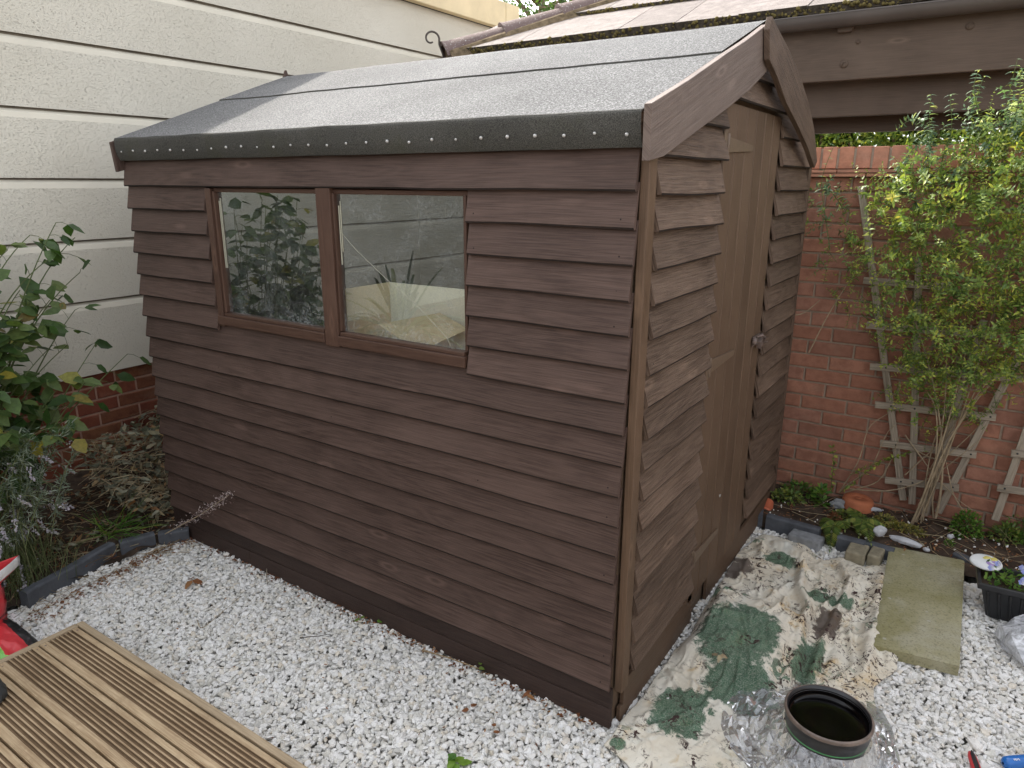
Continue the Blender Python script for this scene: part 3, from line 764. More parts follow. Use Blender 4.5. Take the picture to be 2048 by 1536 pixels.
def mk_glass():
    n = NT('dusty_window_glass'); c = n.coord()
    n.t.nodes.remove(n.b)
    tr = n.n('ShaderNodeBsdfTransparent'); tr.inputs['Color'].default_value = (.96, .98, .96, 1)
    gl = n.n('ShaderNodeBsdfGlossy'); gl.inputs['Roughness'].default_value = .012; gl.inputs['Color'].default_value = (.95, 1, .96, 1)
    wb = n.noise(c, 2.5, 2.); bp = n.t.nodes.new('ShaderNodeBump'); bp.inputs['Strength'].default_value = .02; bp.inputs['Distance'].default_value = .01; n.link(wb, bp.inputs['Height']); n.link(bp.outputs[0], gl.inputs['Normal'])
    fr = n.n('ShaderNodeFresnel'); fr.inputs['IOR'].default_value = 1.52
    front = n.math('SUBTRACT', 1., n.n('ShaderNodeNewGeometry').outputs['Backfacing'])     # one reflection per pane
    f2 = n.math('MULTIPLY', n.math('MULTIPLY', fr.outputs[0], front), 3.9, clamp=True)
    mx = n.t.nodes.new('ShaderNodeMixShader'); n.link(f2, mx.inputs[0]); n.link(tr.outputs[0], mx.inputs[1]); n.link(gl.outputs[0], mx.inputs[2])
    df = n.n('ShaderNodeBsdfDiffuse'); df.inputs['Color'].default_value = (.62, .66, .66, 1)
    x = n.noise(c, 130., 4., .75); y = n.noise(c, 9., 4., .65)
    sep = n.n('ShaderNodeSeparateXYZ'); n.link(c, sep.inputs[0])
    low = n.math('MULTIPLY_ADD', sep.outputs[2], -3.2, 4.1, clamp=True)     # grime collects at the foot of the panes
    d = n.math('MULTIPLY', n.ramp(x, [(.42, 0.), (.62, .9)]), n.ramp(y, [(.38, .03), (.70, 1.)]))
    d = n.math('MULTIPLY', d, n.math('MULTIPLY_ADD', low, .75, .25)); d = n.math('MULTIPLY', n.math('ADD', d, .012, clamp=True), front)
    m2 = n.t.nodes.new('ShaderNodeMixShader'); n.link(d, m2.inputs[0]); n.link(mx.outputs[0], m2.inputs[1]); n.link(df.outputs[0], m2.inputs[2])
    n.link(m2.outputs[0], n.out.inputs['Surface']); return n.mat
M['glass'] = mk_glass()
shed_window()

def shed_roof():
    EYE = -.048
    e0 = hit(1285, 210, 1, EYE); e1 = hit(228, 275, 1, EYE)        # eave corners near the door and at the far end
    xe0, xe1, ze = e0[0], e1[0] , 1.850
    xr0, xr1 = .022, -2.435
    def surf(t, s, lift=0.):          # t along 0 near..1 far, s 0 eave..1 ridge
        x = (xe0 + (xe1 - xe0) * t) * (1 - s) + (xr0 + (xr1 - xr0) * t) * s
        y = EYE + (RY - EYE) * s; z = ze + (RZ - ze) * s
        z += .004 * mnoise.noise(Vector((x * 2.2, y * 1.5, 4))) + .002 * mnoise.noise(Vector((x * 7, y * 4, 4)))
        return np.array([x, y - .33 * lift, z + .94 * lift])
    roof = MB(); ts = np.linspace(0, 1, 50); S1 = .560
    lower = [[surf(t, s) for t in ts] for s in np.linspace(0.0, S1 + .02, 12)]
    fold = []
    for (y, z) in ((EYE + .014, ze - .088), (EYE + .004, ze - .070), (EYE - .002, ze - .045), (EYE - .003, ze - .018), (EYE - .003, ze - .007)):
        fold.append([np.array([xe0 + (xe1 - xe0) * t, y + .003 * mnoise.noise(Vector((t * 22, z * 9, 1))), z + .004 * mnoise.noise(Vector((t * 9, 2, 2))) * (z < ze - .03)]) for t in ts])
    b = MB(); b.grid(fold + [[surf(t, 0.) + np.array([0, .001, .0005]) for t in ts], [surf(t, 0.006) + np.array([0, 0, .0004]) for t in ts]], 1, True, True)
    b.grid(lower, 0, True, True)
    b.grid([[surf(t, S1 - .003, .000) for t in ts], [surf(t, S1 - .001, .0050) for t in ts]], 1, False, True)
    up = [[surf(t, s, .0052) for t in ts] for s in np.linspace(S1 - .001, 1, 10)]
    back = []
    for s in np.linspace(1, 0, 8)[1:]:
        back.append([np.array([(xe0 + (xe1 - xe0) * t) * (1 - s) + (xr0 + (xr1 - xr0) * t) * s, 2 * RY - (EYE + (RY - EYE) * s), ze + (RZ - ze) * s + .004]) for t in ts])
    back.append([np.array([p[0], p[1] + .004, p[2] - .08]) for p in back[-1]])
    b.grid(up + back, 0, True, True)
    felt = b.build('roof_felt', [M['felt'], M['feltedge']], shed)
    # nails along the folded edge
    N = 27
    nm_ = MB(); nm_.lathe([(0, -.0026), (.0045, -.0018), (.0056, 0.), (.0056, .004)], (0, 0, 0), 10, rotx(-math.pi / 2)); 
    for i in range(N):
        t = (i + .4) / N; x = xe0 + (xe1 - xe0) * t
        p = (x, EYE - .0075, ze - .054 + random.uniform(-.004, .003))
        if i == 0: n0 = nm_.build('nail', [M['nail']], felt); n0.location = p; n0.scale = (.8,) * 3; me = n0.data
        else: o = bpy.data.objects.new('nail', me); COL.objects.link(o); o.parent = felt; o.matrix_parent_inverse = felt.matrix_world.inverted(); o.location = p; o.scale = (random.uniform(.55, .90),) * 3
    # roof deck boards below the felt, seen at the door end
    b = MB()
    for sgn in (0, 1):
        A = np.array([0, EYE + .012, ze - .006]); B = np.array([0, RY, RZ - .008])
        if sgn: A = np.array([0, 2 * RY - A[1], A[2]])
        L = [A + [xe0 - .01, 0, -.004], B + [xr0 - .01, 0, -.004], B + [xr1 + .03, 0, -.004], A + [xe1 + .03, 0, -.004]]
        b.add(L + [p - np.array([0, 0, .014]) for p in L], [(0, 1, 2, 3), (7, 6, 5, 4), (0, 4, 5, 1), (1, 5, 6, 2), (2, 6, 7, 3), (3, 7, 4, 0)], None, 0)
    b.box(((xe0 + xe1) / 2, EYE + .030, ze - .045), (xe0 - xe1 - .02, .028, .07), long=0)
    b.box(((xe0 + xe1) / 2, 2 * RY - EYE - .030, ze - .045), (xe0 - xe1 - .02, .028, .07), long=0)
    b.build('roof_boards', [M['inside']], shed)
    # barge boards; the far one on the door end is bowed
    bx = .036
    def barge(px, th, mat, bev=.002):
        b = MB(); b.prism([hx(u, v, bx) for u, v in px], (th, 0, 0))
        for k, f in enumerate(b.f):
            b.uv[k] = [(b.v[i][1] * .94 + b.v[i][2] * .34 * (1 if px is NL else -1), b.v[i][2] * .94 - b.v[i][1] * .34 * (1 if px is NL else -1) + b.v[i][0]) for i in f]
        return b.build('barge_board', [mat], shed, bev)
    NL = [(1288, 207), (1283, 322), (1313, 313), (1380, 263), (1447, 214), (1490, 178), (1527, 138), (1533, 60), (1522, 50), (1480, 82), (1440, 108), (1365, 160)]
    barge(NL, .020, M['barge'])
    bx = .0585
    NR = [(1533, 34), (1527, 60), (1527, 120), (1543, 155), (1562, 207), (1588, 256), (1606, 296), (1620, 336), (1625, 322), (1619, 258), (1607, 206), (1592, 158), (1570, 106), (1541, 52)]
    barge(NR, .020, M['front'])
    b = MB()
    for s in (0, 1):
        yy = lambda y: 2 * RY - y if s else y
        sh = lambda y: -2.398 - .055 * (y + .05)
        b.prism([(sh(-.055), yy(-.060), 1.836), (sh(-.055), yy(-.050), 1.715), (sh(.1), yy(.08), 1.748), (sh(.9), yy(RY), 2.08), (sh(.9), yy(RY), 2.240), (sh(.9), yy(RY - .022), 2.190)], (.018, 0, 0))
    b.build('barge_board', [M['side']], shed, .002)
shed_roof()

# things stored inside, behind the right pane
def boxes_inside():
    A = np.array
    b = MB(); c = A([-1.075, .205, 1.318]); d = A([-.60, .175, 1.326]); dn = A([0, 0, -.60])
    def slab(p, q, r, s, th, m):
        n_ = nrm(np.cross(q - p, s - p)) * th; b.add([p, q, r, s, p + n_, q + n_, r + n_, s + n_], [(0, 1, 2, 3), (7, 6, 5, 4), (0, 4, 5, 1), (1, 5, 6, 2), (2, 6, 7, 3), (3, 7, 4, 0)], None, m)
    e = A([-1.175, .050, 1.300])
    slab(c, d, d + dn, c + dn, .004, 1); slab(e, c, c + dn, e + dn, .004, 0)
    slab(A([-.60, .178, 1.326]), A([-.575, .06, 1.322]), A([-.575, .06, .72]), A([-.60, .178, .72]), .004, 1)
    slab(A([-.985, .040, 1.195]), A([-.79, .150, 1.240]), A([-.64, .115, 1.205]), A([-.80, .042, 1.12]), .003, 0)
    slab(e + dn, A([-.575, .06, .72]), A([-.60, .178, .72]), c + dn, .004, 0)
    slab(e + [0, 0, -.18], A([-.575, .06, 1.12]), A([-.575, .06, .72]), e + dn, .004, 0)
    o = b.build('cardboard_box', [M['card'], M['cardpale']]); put(o, (-.85, .13, .72))
    tag(o, 'open cardboard box standing behind the cracked window pane inside the shed', 'box')
    t = thing('workbench', 'plain timber bench inside the shed carrying the open cardboard box', 'bench', (-1.1, .31, .06))
    b = MB(); b.box((-1.1, .305, .70), (1.5, .50, .034), long=0); b.build('top', [M['inside']], t)
    for x in (-1.78, -.42):
        for y in (.10, .50): b = MB(); b.box((x, y, .3715), (.05, .05, .622), long=2); b.build('leg', [M['inside']], t)
boxes_inside()

# ================================================================== gravel
def in_poly(x, y, poly):
    x = np.asarray(x); y = np.asarray(y); r = np.zeros(x.shape, bool); n = len(poly)
    for i in range(n):
        x1, y1 = poly[i][:2]; x2, y2 = poly[(i + 1) % n][:2]
        c = ((y1 > y) != (y2 > y)) & (x < (x2 - x1) * (y - y1) / (y2 - y1 + 1e-12) + x1)
        r ^= c
    return r
def fbm(x, y, s, seed=0.):
    return np.array([mnoise.fractal(Vector((a * s + seed, b * s - seed * .7, seed)), 1.0, 2.0, 3) for a, b in zip(x, y)])
def scatter_stones(name, X, Y, Z, R, mat, flat=.62):
    base = []
    for k in range(14):
        pts = rng.normal(size=(18, 3)); pts /= np.linalg.norm(pts, axis=1, keepdims=True); pts *= rng.uniform(.80, 1.1, (18, 1)); pts *= [1.22, .84, flat]
        bm = bmesh.new(); [bm.verts.new(p) for p in pts]; h = bmesh.ops.convex_hull(bm, input=bm.verts[:])
        bmesh.ops.delete(bm, geom=[v for v in bm.verts if not v.link_faces], context='VERTS'); bmesh.ops.triangulate(bm, faces=bm.faces[:]); bm.verts.index_update()
        base.append((np.array([v.co[:] for v in bm.verts]), np.array([[v.index for v in f.verts] for f in bm.faces]))); bm.free()
    n = len(X); which = rng.integers(0, 14, n); VV = []; FF = []; o = 0
    q = rng.normal(size=(n, 4)); q[:, 1:3] *= .24; q[:, 0] = np.abs(q[:, 0]) ; q /= np.linalg.norm(q, axis=1, keepdims=True)
    w, x, y, z = q.T
    RM = np.stack([np.stack([1 - 2 * (y * y + z * z), 2 * (x * y - z * w), 2 * (x * z + y * w)], -1), np.stack([2 * (x * y + z * w), 1 - 2 * (x * x + z * z), 2 * (y * z - x * w)], -1), np.stack([2 * (x * z - y * w), 2 * (y * z + x * w), 1 - 2 * (x * x + y * y)], -1)], 1)
    P = np.stack([X, Y, Z], 1)
    for k in range(14):
        i = np.where(which == k)[0]
        if not len(i): continue
        v, f = base[k]
        V = np.einsum('nij,vj->nvi', RM[i] * R[i][:, None, None], v) + P[i][:, None]
        F = f[None] + (np.arange(len(i)) * len(v))[:, None, None] + o
        VV.append(V.reshape(-1, 3)); FF.append(F.reshape(-1, 3)); o += len(i) * len(v)
    return tri_mesh(name, np.concatenate(VV), np.concatenate(FF), mat)
def gravel():
    sp = .0158; X, Y, Z, R = [], [], [], []
    xs = np.arange(-2.45, 1.75, sp); ys = np.arange(-1.05, 1.72, sp * .866)
    for layer in range(3):                       # close packed top layer, two looser ones under it
        gx, gy = np.meshgrid(xs, ys); gx = gx + (np.arange(len(ys))[:, None] % 2) * sp / 2
        gx = gx.ravel() + rng.normal(0, sp * .34, gx.size); gy = gy.ravel() + rng.normal(0, sp * .34, gy.size)
        k = rng.random(gx.size) < (1., .8, .6)[layer]; gx, gy = gx[k] + layer * .005, gy[k] + layer * .004
        X.append(gx); Y.append(gy); Z.append(np.full(gx.shape, (-.001, -.009, -.015)[layer]) + rng.normal(0, .0022, gx.size)); R.append(np.clip(rng.normal(.0102, .0030, gx.size), .0045, .019))
    X, Y, Z, R = map(np.concatenate, (X, Y, Z, R))
    big = rng.random(len(X)) < .012; R[big] *= 1.35
    keep = ~((X > -2.37) & (X < -.01) & (Y > .012) & (Y < 1.87))
    keep &= ~((X > -1.79) & (Y < -.78))                                # under the deck
    keep &= ~((X < -2.30 - .10 * np.clip((Y + .7) / .5, 0, 1)) & (Y > -.80))   # bed by the house
    keep &= ~((Y > 1.64) & (X > .0))
    keep &= ~((X < -2.34) )
    wear = fbm(X, Y, 2.2, 21.) + .5 * fbm(X, Y, 7., 22.)               # thin patches where the bed shows
    foot = np.exp(np.minimum(0, Y + .01) / .035) * (X < 0) * (Y < .02)
    keep &= ~((rng.random(len(X)) < np.clip(.55 * foot + .30 * (wear > .55), 0, .8)) & (Z > -.006))
    X, Y, Z, R = X[keep], Y[keep], Z[keep], R[keep]
    Z = Z + .005 * fbm(X, Y, 3., 5.)
    kind(scatter_stones('gravel', X, Y, Z, R, M['gravel']), 'stuff')
gravel()

# ================================================================== planting beds
def left_soil(x, y):
    d = np.clip((-2.36 - x) / .85, 0, 1)
    return .012 + .13 * d ** 1.2 + .05 * np.exp(-((x + 2.75) ** 2 / .10 + (y - .18) ** 2 / .10))
def beds():
    xs = np.linspace(-3.22, -2.31, 60); ys = np.linspace(-2.4, 1.2, 200); gx, gy = np.meshgrid(xs, ys)
    z = left_soil(gx, gy) + .022 * fbm(gx.ravel(), gy.ravel(), 7., 1.).reshape(gx.shape) + .010 * fbm(gx.ravel(), gy.ravel(), 28., 2.).reshape(gx.shape)
    b = MB(); b.grid(np.stack([gx, gy, z], -1)); kind(b.build('soil_bed', M['soil']), 'structure')
    xs = np.linspace(-.2, 2.4, 170); ys = np.linspace(1.655, WY + .02, 45); gx, gy = np.meshgrid(xs, ys)
    z = .045 + .018 * fbm(gx.ravel(), gy.ravel(), 7., 3.).reshape(gx.shape) + .012 * fbm(gx.ravel(), gy.ravel(), 26., 4.).reshape(gx.shape) - .03 * np.exp(-(gy - 1.655) / .03)
    b = MB(); b.grid(np.stack([gx, gy, z], -1)); kind(b.build('soil_bed', M['soil']), 'structure')
beds()
def edging(p, q, h, label, w=.045, base=-.01, mat='slate'):
    p, q = np.array([p[0], p[1], base]), np.array([q[0], q[1], base]); d = nrm(q - p); s = np.cross((0, 0, 1), d); L = np.linalg.norm(q - p)
    b = MB(); n = 14; rows = []
    prof = [(-w / 2, 0), (-w / 2, h * .93), (-w * .3, h), (w * .3, h), (w / 2, h * .93), (w / 2, 0)]
    for i in range(n):
        t = L * i / (n - 1); k = .003 * mnoise.noise(Vector((t * 9, p[0] * 5, 1)))
        rows.append([p + d * t + s * (a + k) + np.array([0, 0, z + k * (z > .01)]) for a, z in prof])
    b.grid(rows, 0, False, True); b.add(rows[0], [tuple(range(6))], None, 0); b.add(rows[-1], [tuple(range(6))[::-1]], None, 0)
    o = b.build('border_edging', M[mat], None, .004); put(o, (p + q) / 2); tag(o, label, 'edging', 'grey edging pieces along the beds'); return o
edging((-2.285, -.735), (-2.405, -.315), .082, 'long grey edging piece at the lavender foot')
edging((-2.395, -.285), (-2.345, -.145), .075, 'short grey edging piece half under sprawling green grass blades')
edging((-2.335, -.13), (-2.26, -.02), .07, 'grey edging end piece closest to the far shed corner')
edging((.052, 1.668), (.305, 1.652), .088, 'ribbed grey edging piece next to the shed door corner')
edging((.385, 1.642), (.505, 1.640), .082, 'grey edging piece between the drooping fern frond and the two setts')
edging((.500, 1.675), (.625, 1.668), .070, 'thin grey edging piece behind the two small setts')
edging((.86, 1.785), (1.02, 1.70), .075, 'dark grey edging piece between the mossy slab and the planter')
edging((-.025, 1.86), (.018, 1.655), .075, 'narrow grey edging piece running back along the shed corner', .03)

# ================================================================== deck
def deck():
    t = thing('deck', 'low timber deck of grooved boards with a smooth end trim beside the gravel', 'deck', (-.4, -1.5, 0))
    top = .12; x0, x1 = -1.778, 1.2; y = -.760; pitch = .1325; w = .126
    for k in range(11):
        ya = y - k * pitch; b = MB(); prof = [(ya, 0), (ya, -.002)]
        e = .020; g = 6; inner = w - 2 * e; pw = inner / g
        prof = [(ya - .000, -.003), (ya - .003, 0), (ya - e, 0)]
        for i in range(g):
            a = ya - e - i * pw
            prof += [(a - pw * .08, -.0072), (a - pw * .50, -.0078), (a - pw * .60, -.0012), (a - pw * .95, -.0004)]
        prof += [(ya - w + e - .001, 0), (ya - w + .003, 0), (ya - w, -.003), (ya - w, -.028), (ya, -.028)]
        n = len(prof); seg = 9; sag = random.uniform(-.0015, .0015); V = []
        xe = x0 + random.uniform(0, .002)
        for s in range(seg):
            x = xe + (x1 - xe) * s / (seg - 1)
            V += [(x, p + .0008 * math.sin(s * 1.3 + k), top + z + sag * math.sin(s * .9 + k)) for p, z in prof]
        ou, ov = random.uniform(0, 50), random.uniform(0, 50); F, U, MI = [], [], []
        for s in range(seg - 1):
            for i in range(n):
                f = (s * n + i, s * n + (i + 1) % n, (s + 1) * n + (i + 1) % n, (s + 1) * n + i)
                F.append(f); U.append([(V[q][0] + ou, V[q][1] + ov + V[q][2]) for q in f]); MI.append(1 if min(prof[i][1], prof[(i + 1) % n][1]) < -.006 and max(prof[i][1], prof[(i + 1) % n][1]) < .001 and i < n - 4 else 0)
        k0 = len(b.mi); b.add(V, F, U, 0); b.mi[k0:] = MI
        b.add(V[:n], [tuple(range(n))[::-1]], None, 0)
        b.build('deck_board', [M['deck'], M['deckgroove']], t)
    b = MB(); b.box(((x0 + x1) / 2 + .0, -.7415, .058), (x1 - x0 + .048, .024, .124), long=0); b.build('edge_board', [M['decktrim']], t, .003)
    b = MB(); b.box((x0 - .0135, -1.49, .058), (.025, 1.470, .126), long=1); b.build('edge_board', [M['decktrim']], t, .003)
    for x in (-1.72, -.9, 0., .9): b = MB(); b.box((x, -1.49, .045), (.045, 1.44, .09), long=1); b.build('joist', [M['inside']], t)
    for k in range(9):
        for q in (.010, .116): b = MB(); b.lathe([(0, .0015), (.0035, .001), (.0042, 0)], (x0 + .022, y - k * pitch - q, top - .0005), 8); b.build('screw', [M['metal']], t)
deck()

# ================================================================== step, dust sheet, bag and tub
b = MB(); b.box((.225, .65, .024), (.28, .36, .070)); o = b.build('doorstep_block', M['greystone'], None, .006); put(o, (.215, .66, -.015))
tag(o, 'grey concrete step hidden under the dust sheet, one corner bare at the shed door', 'step')

def resample(pts, n):
    pts = np.asarray(pts, float); d = np.r_[0, np.cumsum(np.linalg.norm(np.diff(pts, axis=0), axis=1))]; t = np.linspace(0, d[-1], n)
    return np.stack([np.interp(t, d, pts[:, i]) for i in range(pts.shape[1])], 1)
def smooth(a, k=3):
    for _ in range(k): a[1:-1] = .25 * a[:-2] + .5 * a[1:-1] + .25 * a[2:]
    return a
def seg_dist(x, y, pl):
    best = np.full(x.shape, 9.)
    for (a, b_) in zip(pl[:-1], pl[1:]):
        ax, ay = a; bx, by = b_; dx, dy = bx - ax, by - ay
        t = np.clip(((x - ax) * dx + (y - ay) * dy) / (dx * dx + dy * dy), 0, 1)
        best = np.minimum(best, np.hypot(x - ax - t * dx, y - ay - t * dy))
    return best
def sheet_base(x, y):
    sx = 1 / (1 + np.exp(-(x - .050) / .010)) / (1 + np.exp((x - .392) / .016)); sy = 1 / (1 + np.exp(-(y - .425) / .020)) / (1 + np.exp((y - .90) / .018))
    return .071 * sx * sy
def dust_sheet():
    NR, NC = 250, 190
    Lb = smooth(resample([(.022, -.105), (.024, .10), (.034, .33), (.030, .46), (.058, .55), (.036, .72), (.030, .95), (.022, 1.15), (.020, 1.32), (.060, 1.56)], NR))
    Rb = smooth(resample([(.62, -.34), (.70, .10), (.716, .45), (.672, .64), (.730, .80), (.742, 1.0), (.752, 1.16), (.742, 1.34), (.700, 1.50), (.640, 1.555)], NR))
    t = np.linspace(0, 1, NC)
    P = Lb[:, None] * (1 - t)[None, :, None] + Rb[:, None] * t[None, :, None]
    s = np.linspace(0, 1, NR)
    # back hem dips between its three lobes
    hem = np.interp(t, [0, .12, .30, .42, .52, .62, .74, .80, .92, 1], [0, .02, .035, -.05, -.10, -.02, -.05, -.06, .03, 0])
    P[..., 1] += hem[None] * np.clip((s - .75) / .25, 0, 1)[:, None] ** 1.5
    front = np.interp(t, [0, .15, .5, 1], [0, .01, -.03, 0]); P[..., 1] += front[None] * np.clip((.25 - s) / .25, 0, 1)[:, None]
    x, y = P[..., 0], P[..., 1]
    xf, yf = x.ravel(), y.ravel()
    P[..., 0] += .008 * fbm(xf, yf, 9., 7.).reshape(x.shape); P[..., 1] += .008 * fbm(xf, yf, 9., 8.).reshape(x.shape)
    z = .016 + sheet_base(x, y) + .010 * np.abs(fbm(xf, yf, 4., 9.)).reshape(x.shape)
    r1 = fbm(xf * 1.0, yf * .55, 13., 3.).reshape(x.shape); r2 = fbm(xf, yf, 30., 5.).reshape(x.shape)
    z += .0075 * (1 - np.clip(np.abs(r1) * 2.6, 0, 1)) ** 1.5 + .0018 * (1 - np.clip(np.abs(r2) * 3, 0, 1))
    folds = [([(.395, .97), (.40, .80), (.425, .62), (.42, .48)], .018, .040), ([(.30, 1.30), (.33, 1.12), (.385, 1.02), (.40, .92)], .020, .045),
             ([(.50, 1.35), (.49, 1.05), (.48, .80), (.485, .56)], .014, .030), ([(.60, 1.42), (.615, 1.2), (.63, .95), (.64, .70)], .030, .040),
             ([(.10, 1.42), (.22, 1.36), (.33, 1.30)], .022, .035), ([(.40, 1.22), (.52, 1.15), (.58, 1.18)], .018, .035), ([(.05, 1.12), (.16, 1.05), (.30, 1.0)], .016, .022),
             ([(.42, 1.02), (.50, 1.00), (.57, 1.08)], .02, .03), ([(.06, .33), (.20, .30), (.33, .24)], .012, .014), ([(.12, .05), (.22, .22), (.24, .40)], .010, .012), ([(.55, .95), (.60, .72), (.56, .60)], .012, .02),
             ([(.69, 1.46), (.715, 1.3), (.722, 1.05), (.71, .85)], .028, .042), ([(.10, .78), (.20, .70), (.27, .56), (.30, .46)], .006, .007), ([(.16, 1.50), (.28, 1.44)], .03, .03), ([(.44, 1.42), (.50, 1.28), (.56, 1.33)], .016, .04)]
    for pl, w, h in folds:
        d = seg_dist(x, y, np.asarray(pl)); h = h * .72; z += h * np.exp(-(d / w) ** 2)
        z -= h * .25 * np.exp(-((d - 1.7 * w) / (w * .8)) ** 2)
    for _ in range(26):
        a = rng.uniform(0, math.pi); c = np.array([rng.uniform(.05, .70), rng.uniform(0, 1.45)]); L = rng.uniform(.05, .16); dv = np.array([math.cos(a), math.sin(a)]) * L
        d = seg_dist(x, y, [c - dv, c + dv * .3, c + dv]); z += rng.uniform(.006, .016) * np.exp(-(d / rng.uniform(.006, .014)) ** 2)
    edge = np.minimum(np.minimum(s[:, None], 1 - s[:, None]) * 22, np.minimum(t[None], 1 - t[None]) * 12); edge = np.clip(edge, 0, 1)
    z = .012 + (z - .012) * (.35 + .65 * edge); z = np.maximum(z, .011)
    bagzone = np.exp(-(((x - .56) / .22) ** 2 + ((y - .22) / .24) ** 2) ** 2); z = z * (1 - bagzone) + .014 * bagzone
    P = np.concatenate([P, z[..., None]], -1)
    bld = MB(); bld.grid(P, 0, True)
    o = bld.build('dust_sheet', M['sheet']); put(o, (.38, .7, .01)); sm = o.modifiers.new('thick', 'SOLIDIFY'); sm.thickness = .0022
    tag(o, 'crumpled cream dust sheet with green paint patches and dark brown splashes', 'dust sheet')
def mk_sheet():
    n = NT('painty_canvas'); c = n.coord(); sep = n.n('ShaderNodeSeparateXYZ'); n.link(c, sep.inputs[0])
    base = n.mix(n.ramp(n.noise(c, 5., 5., .6), [(.35, 0.), (.65, 1.)]), (.70, .665, .575), (.63, .56, .44))
    base = n.mix(n.ramp(n.noise(c, 11., 5., .65, .5), [(.56, 0.), (.70, .8)]), base, (.52, .36, .16))
    base = n.mix(n.ramp(n.noise(c, 4., 4., .6, 1.), [(.55, 0.), (.70, .6)]), base, (.62, .64, .60))
    # the large flat green patch of rolled-out paint, then scattered green blotches
    def blob(cx, cy, rx, ry):
        vx = n.math('MULTIPLY', n.math('SUBTRACT', sep.outputs[0], cx), 1 / rx); vy = n.math('MULTIPLY', n.math('SUBTRACT', sep.outputs[1], cy), 1 / ry)
        q = n.math('ADD', n.math('POWER', n.math('ABSOLUTE', vx), 2.6), n.math('POWER', n.math('ABSOLUTE', vy), 2.6))
        return n.math('SUBTRACT', 1.25, q)
    jit = n.math('MULTIPLY', n.math('SUBTRACT', n.noise(c, 17., 6., .75, .4), .5), 2.6)
    def region(cx, cy, rx, ry, k=1.): return n.ramp(n.math('MULTIPLY_ADD', jit, k, blob(cx, cy, rx, ry)), [(.35, 0.), (.62, 1.)])
    ox, oy = -.38, -.70
    g = region(.225 + ox, .60 + oy, .155, .20); g2 = region(.17 + ox, .16 + oy, .10, .13, 1.5); g3 = region(.30 + ox, .36 + oy, .13, .12, 1.3); g4 = region(.20 + ox, 1.33 + oy, .08, .05, 1.2); g5 = region(.44 + ox, 1.12 + oy, .10, .045, 1.2)
    g6 = region(.055 + ox, -.075 + oy, .028, .025, .6); g7 = region(.10 + ox, .90 + oy, .09, .06, 1.4); g8 = region(.46 + ox, .66 + oy, .05, .16, 1.5)
    mxx = g
    for q in (g2, g3, g4, g5, g6, g7, g8): mxx = n.math('MAXIMUM', mxx, q)
    bl = n.ramp(n.noise(c, 17., 5., .65, .8), [(.585, 0.), (.61, 1.)])
    mxx = n.math('MAXIMUM', mxx, n.math('MULTIPLY', bl, n.ramp(n.noise(c, 3., 2.), [(.42, .0), (.6, .95)])))
    gcol = n.mix(n.ramp(n.noise(c, 9., 4.), [(.35, 0.), (.7, 1.)]), (.030, .085, .047), (.082, .165, .100))
    wear = n.ramp(n.noise(c, 260., 3., .7), [(.42, 1.), (.62, .72)])
    col = n.mix(n.math('MULTIPLY', mxx, wear), base, gcol)
    # brown splashes: fine spots and larger spills
    sp = n.noise(c, 60., 4., .7, .6); zone = n.math('MULTIPLY_ADD', n.ramp(sep.outputs[0], [(.02, 0.), (.20, 1.)]), .085, n.noise(c, 6., 4., .6))
    s1 = n.math('MULTIPLY', n.ramp(sp, [(.56, 0.), (.58, 1.)]), n.ramp(zone, [(.46, .06), (.62, 1.)]))
    s2 = n.math('MULTIPLY', n.ramp(n.noise(c, 24., 4., .7, 1.2), [(.585, 0.), (.60, 1.)]), n.ramp(zone, [(.42, 0.), (.56, 1.)]))
    s3 = region(.055 + ox, 1.16 + oy, .06, .10, 1.6); s4 = region(.47 + ox, .93 + oy, .05, .11, 1.3); s5 = region(.72 + ox, 1.12 + oy, .025, .25, 1.5)
    sm = s1
    for q in (s2, n.math('MULTIPLY', s3, .85), n.math('MULTIPLY', s4, .85), n.math('MULTIPLY', s5, .6)): sm = n.math('MAXIMUM', sm, q)
    col = n.mix(sm, col, n.mix(n.noise(c, 30., 2.), (.030, .018, .016), (.075, .045, .040)))
    n.bump(n.mix(.5, n.noise(c, 420., 2., .6), n.noise(c, 55., 5., .65)), .3, .003)
    return n.set(col, .8, .2)
M['sheet'] = mk_sheet()
dust_sheet()

TUB = np.array([.590, .200, 0.])
def tub():
    t = thing('paint_tub', 'round open tub of near-black paint with green banded side', 'paint tub', (TUB[0], TUB[1], .018))
    R0 = .119; H = .196
    b = MB(); b.lathe([(R0 - .020, .020), (R0 - .018, .022), (R0 - .012, H * .55), (R0 - .008, H - .060), (R0 - .0035, H - .045), (R0 - .003, H - .012), (R0, H - .010), (R0 + .001, H - .003), (R0 - .002, H), (R0 - .006, H - .001), (R0 - .008, H - .012), (R0 - .010, H - .014)], TUB, 64)
    b.build('tub_wall', [M['tubwall']], t)
    b = MB(); b.lathe([(R0 + .0018, H - .011), (R0 + .0022, H - .003), (R0 - .0015, H + .0008), (R0 - .0045, H + .0003)], TUB, 64); b.build('rim', [M['paintrim']], t)
    b = MB(); b.lathe([(R0 - .0065, H - .058), (R0 - .0055, H - .044)], TUB, 64); b.build('green_band', [M['greenband']], t)
    b = MB(); b.lathe([(R0 - .0085, H - .010), (R0 - .0100, H - .02), (R0 - .0125, .163), (R0 - .018, .1615), (.05, .162), (.0, .162)], TUB, 48); b.build('paint', [M['paint']], t)
M['tubwall'] = mk_plain('paint_smeared_tub', (.020, .020, .022), .3, .5, .4, 25.)
M['paintrim'] = mk_plain('brown_paint_rim', (.14, .105, .085), .35, .5, .5, 30.)
M['greenband'] = mk_plain('green_band', (.10, .38, .14), .4, .5, .25, 20.)
M['paint'] = mk_plain('wet_dark_paint', (.0018, .0014, .0017), .08, .28, .2, 9.)
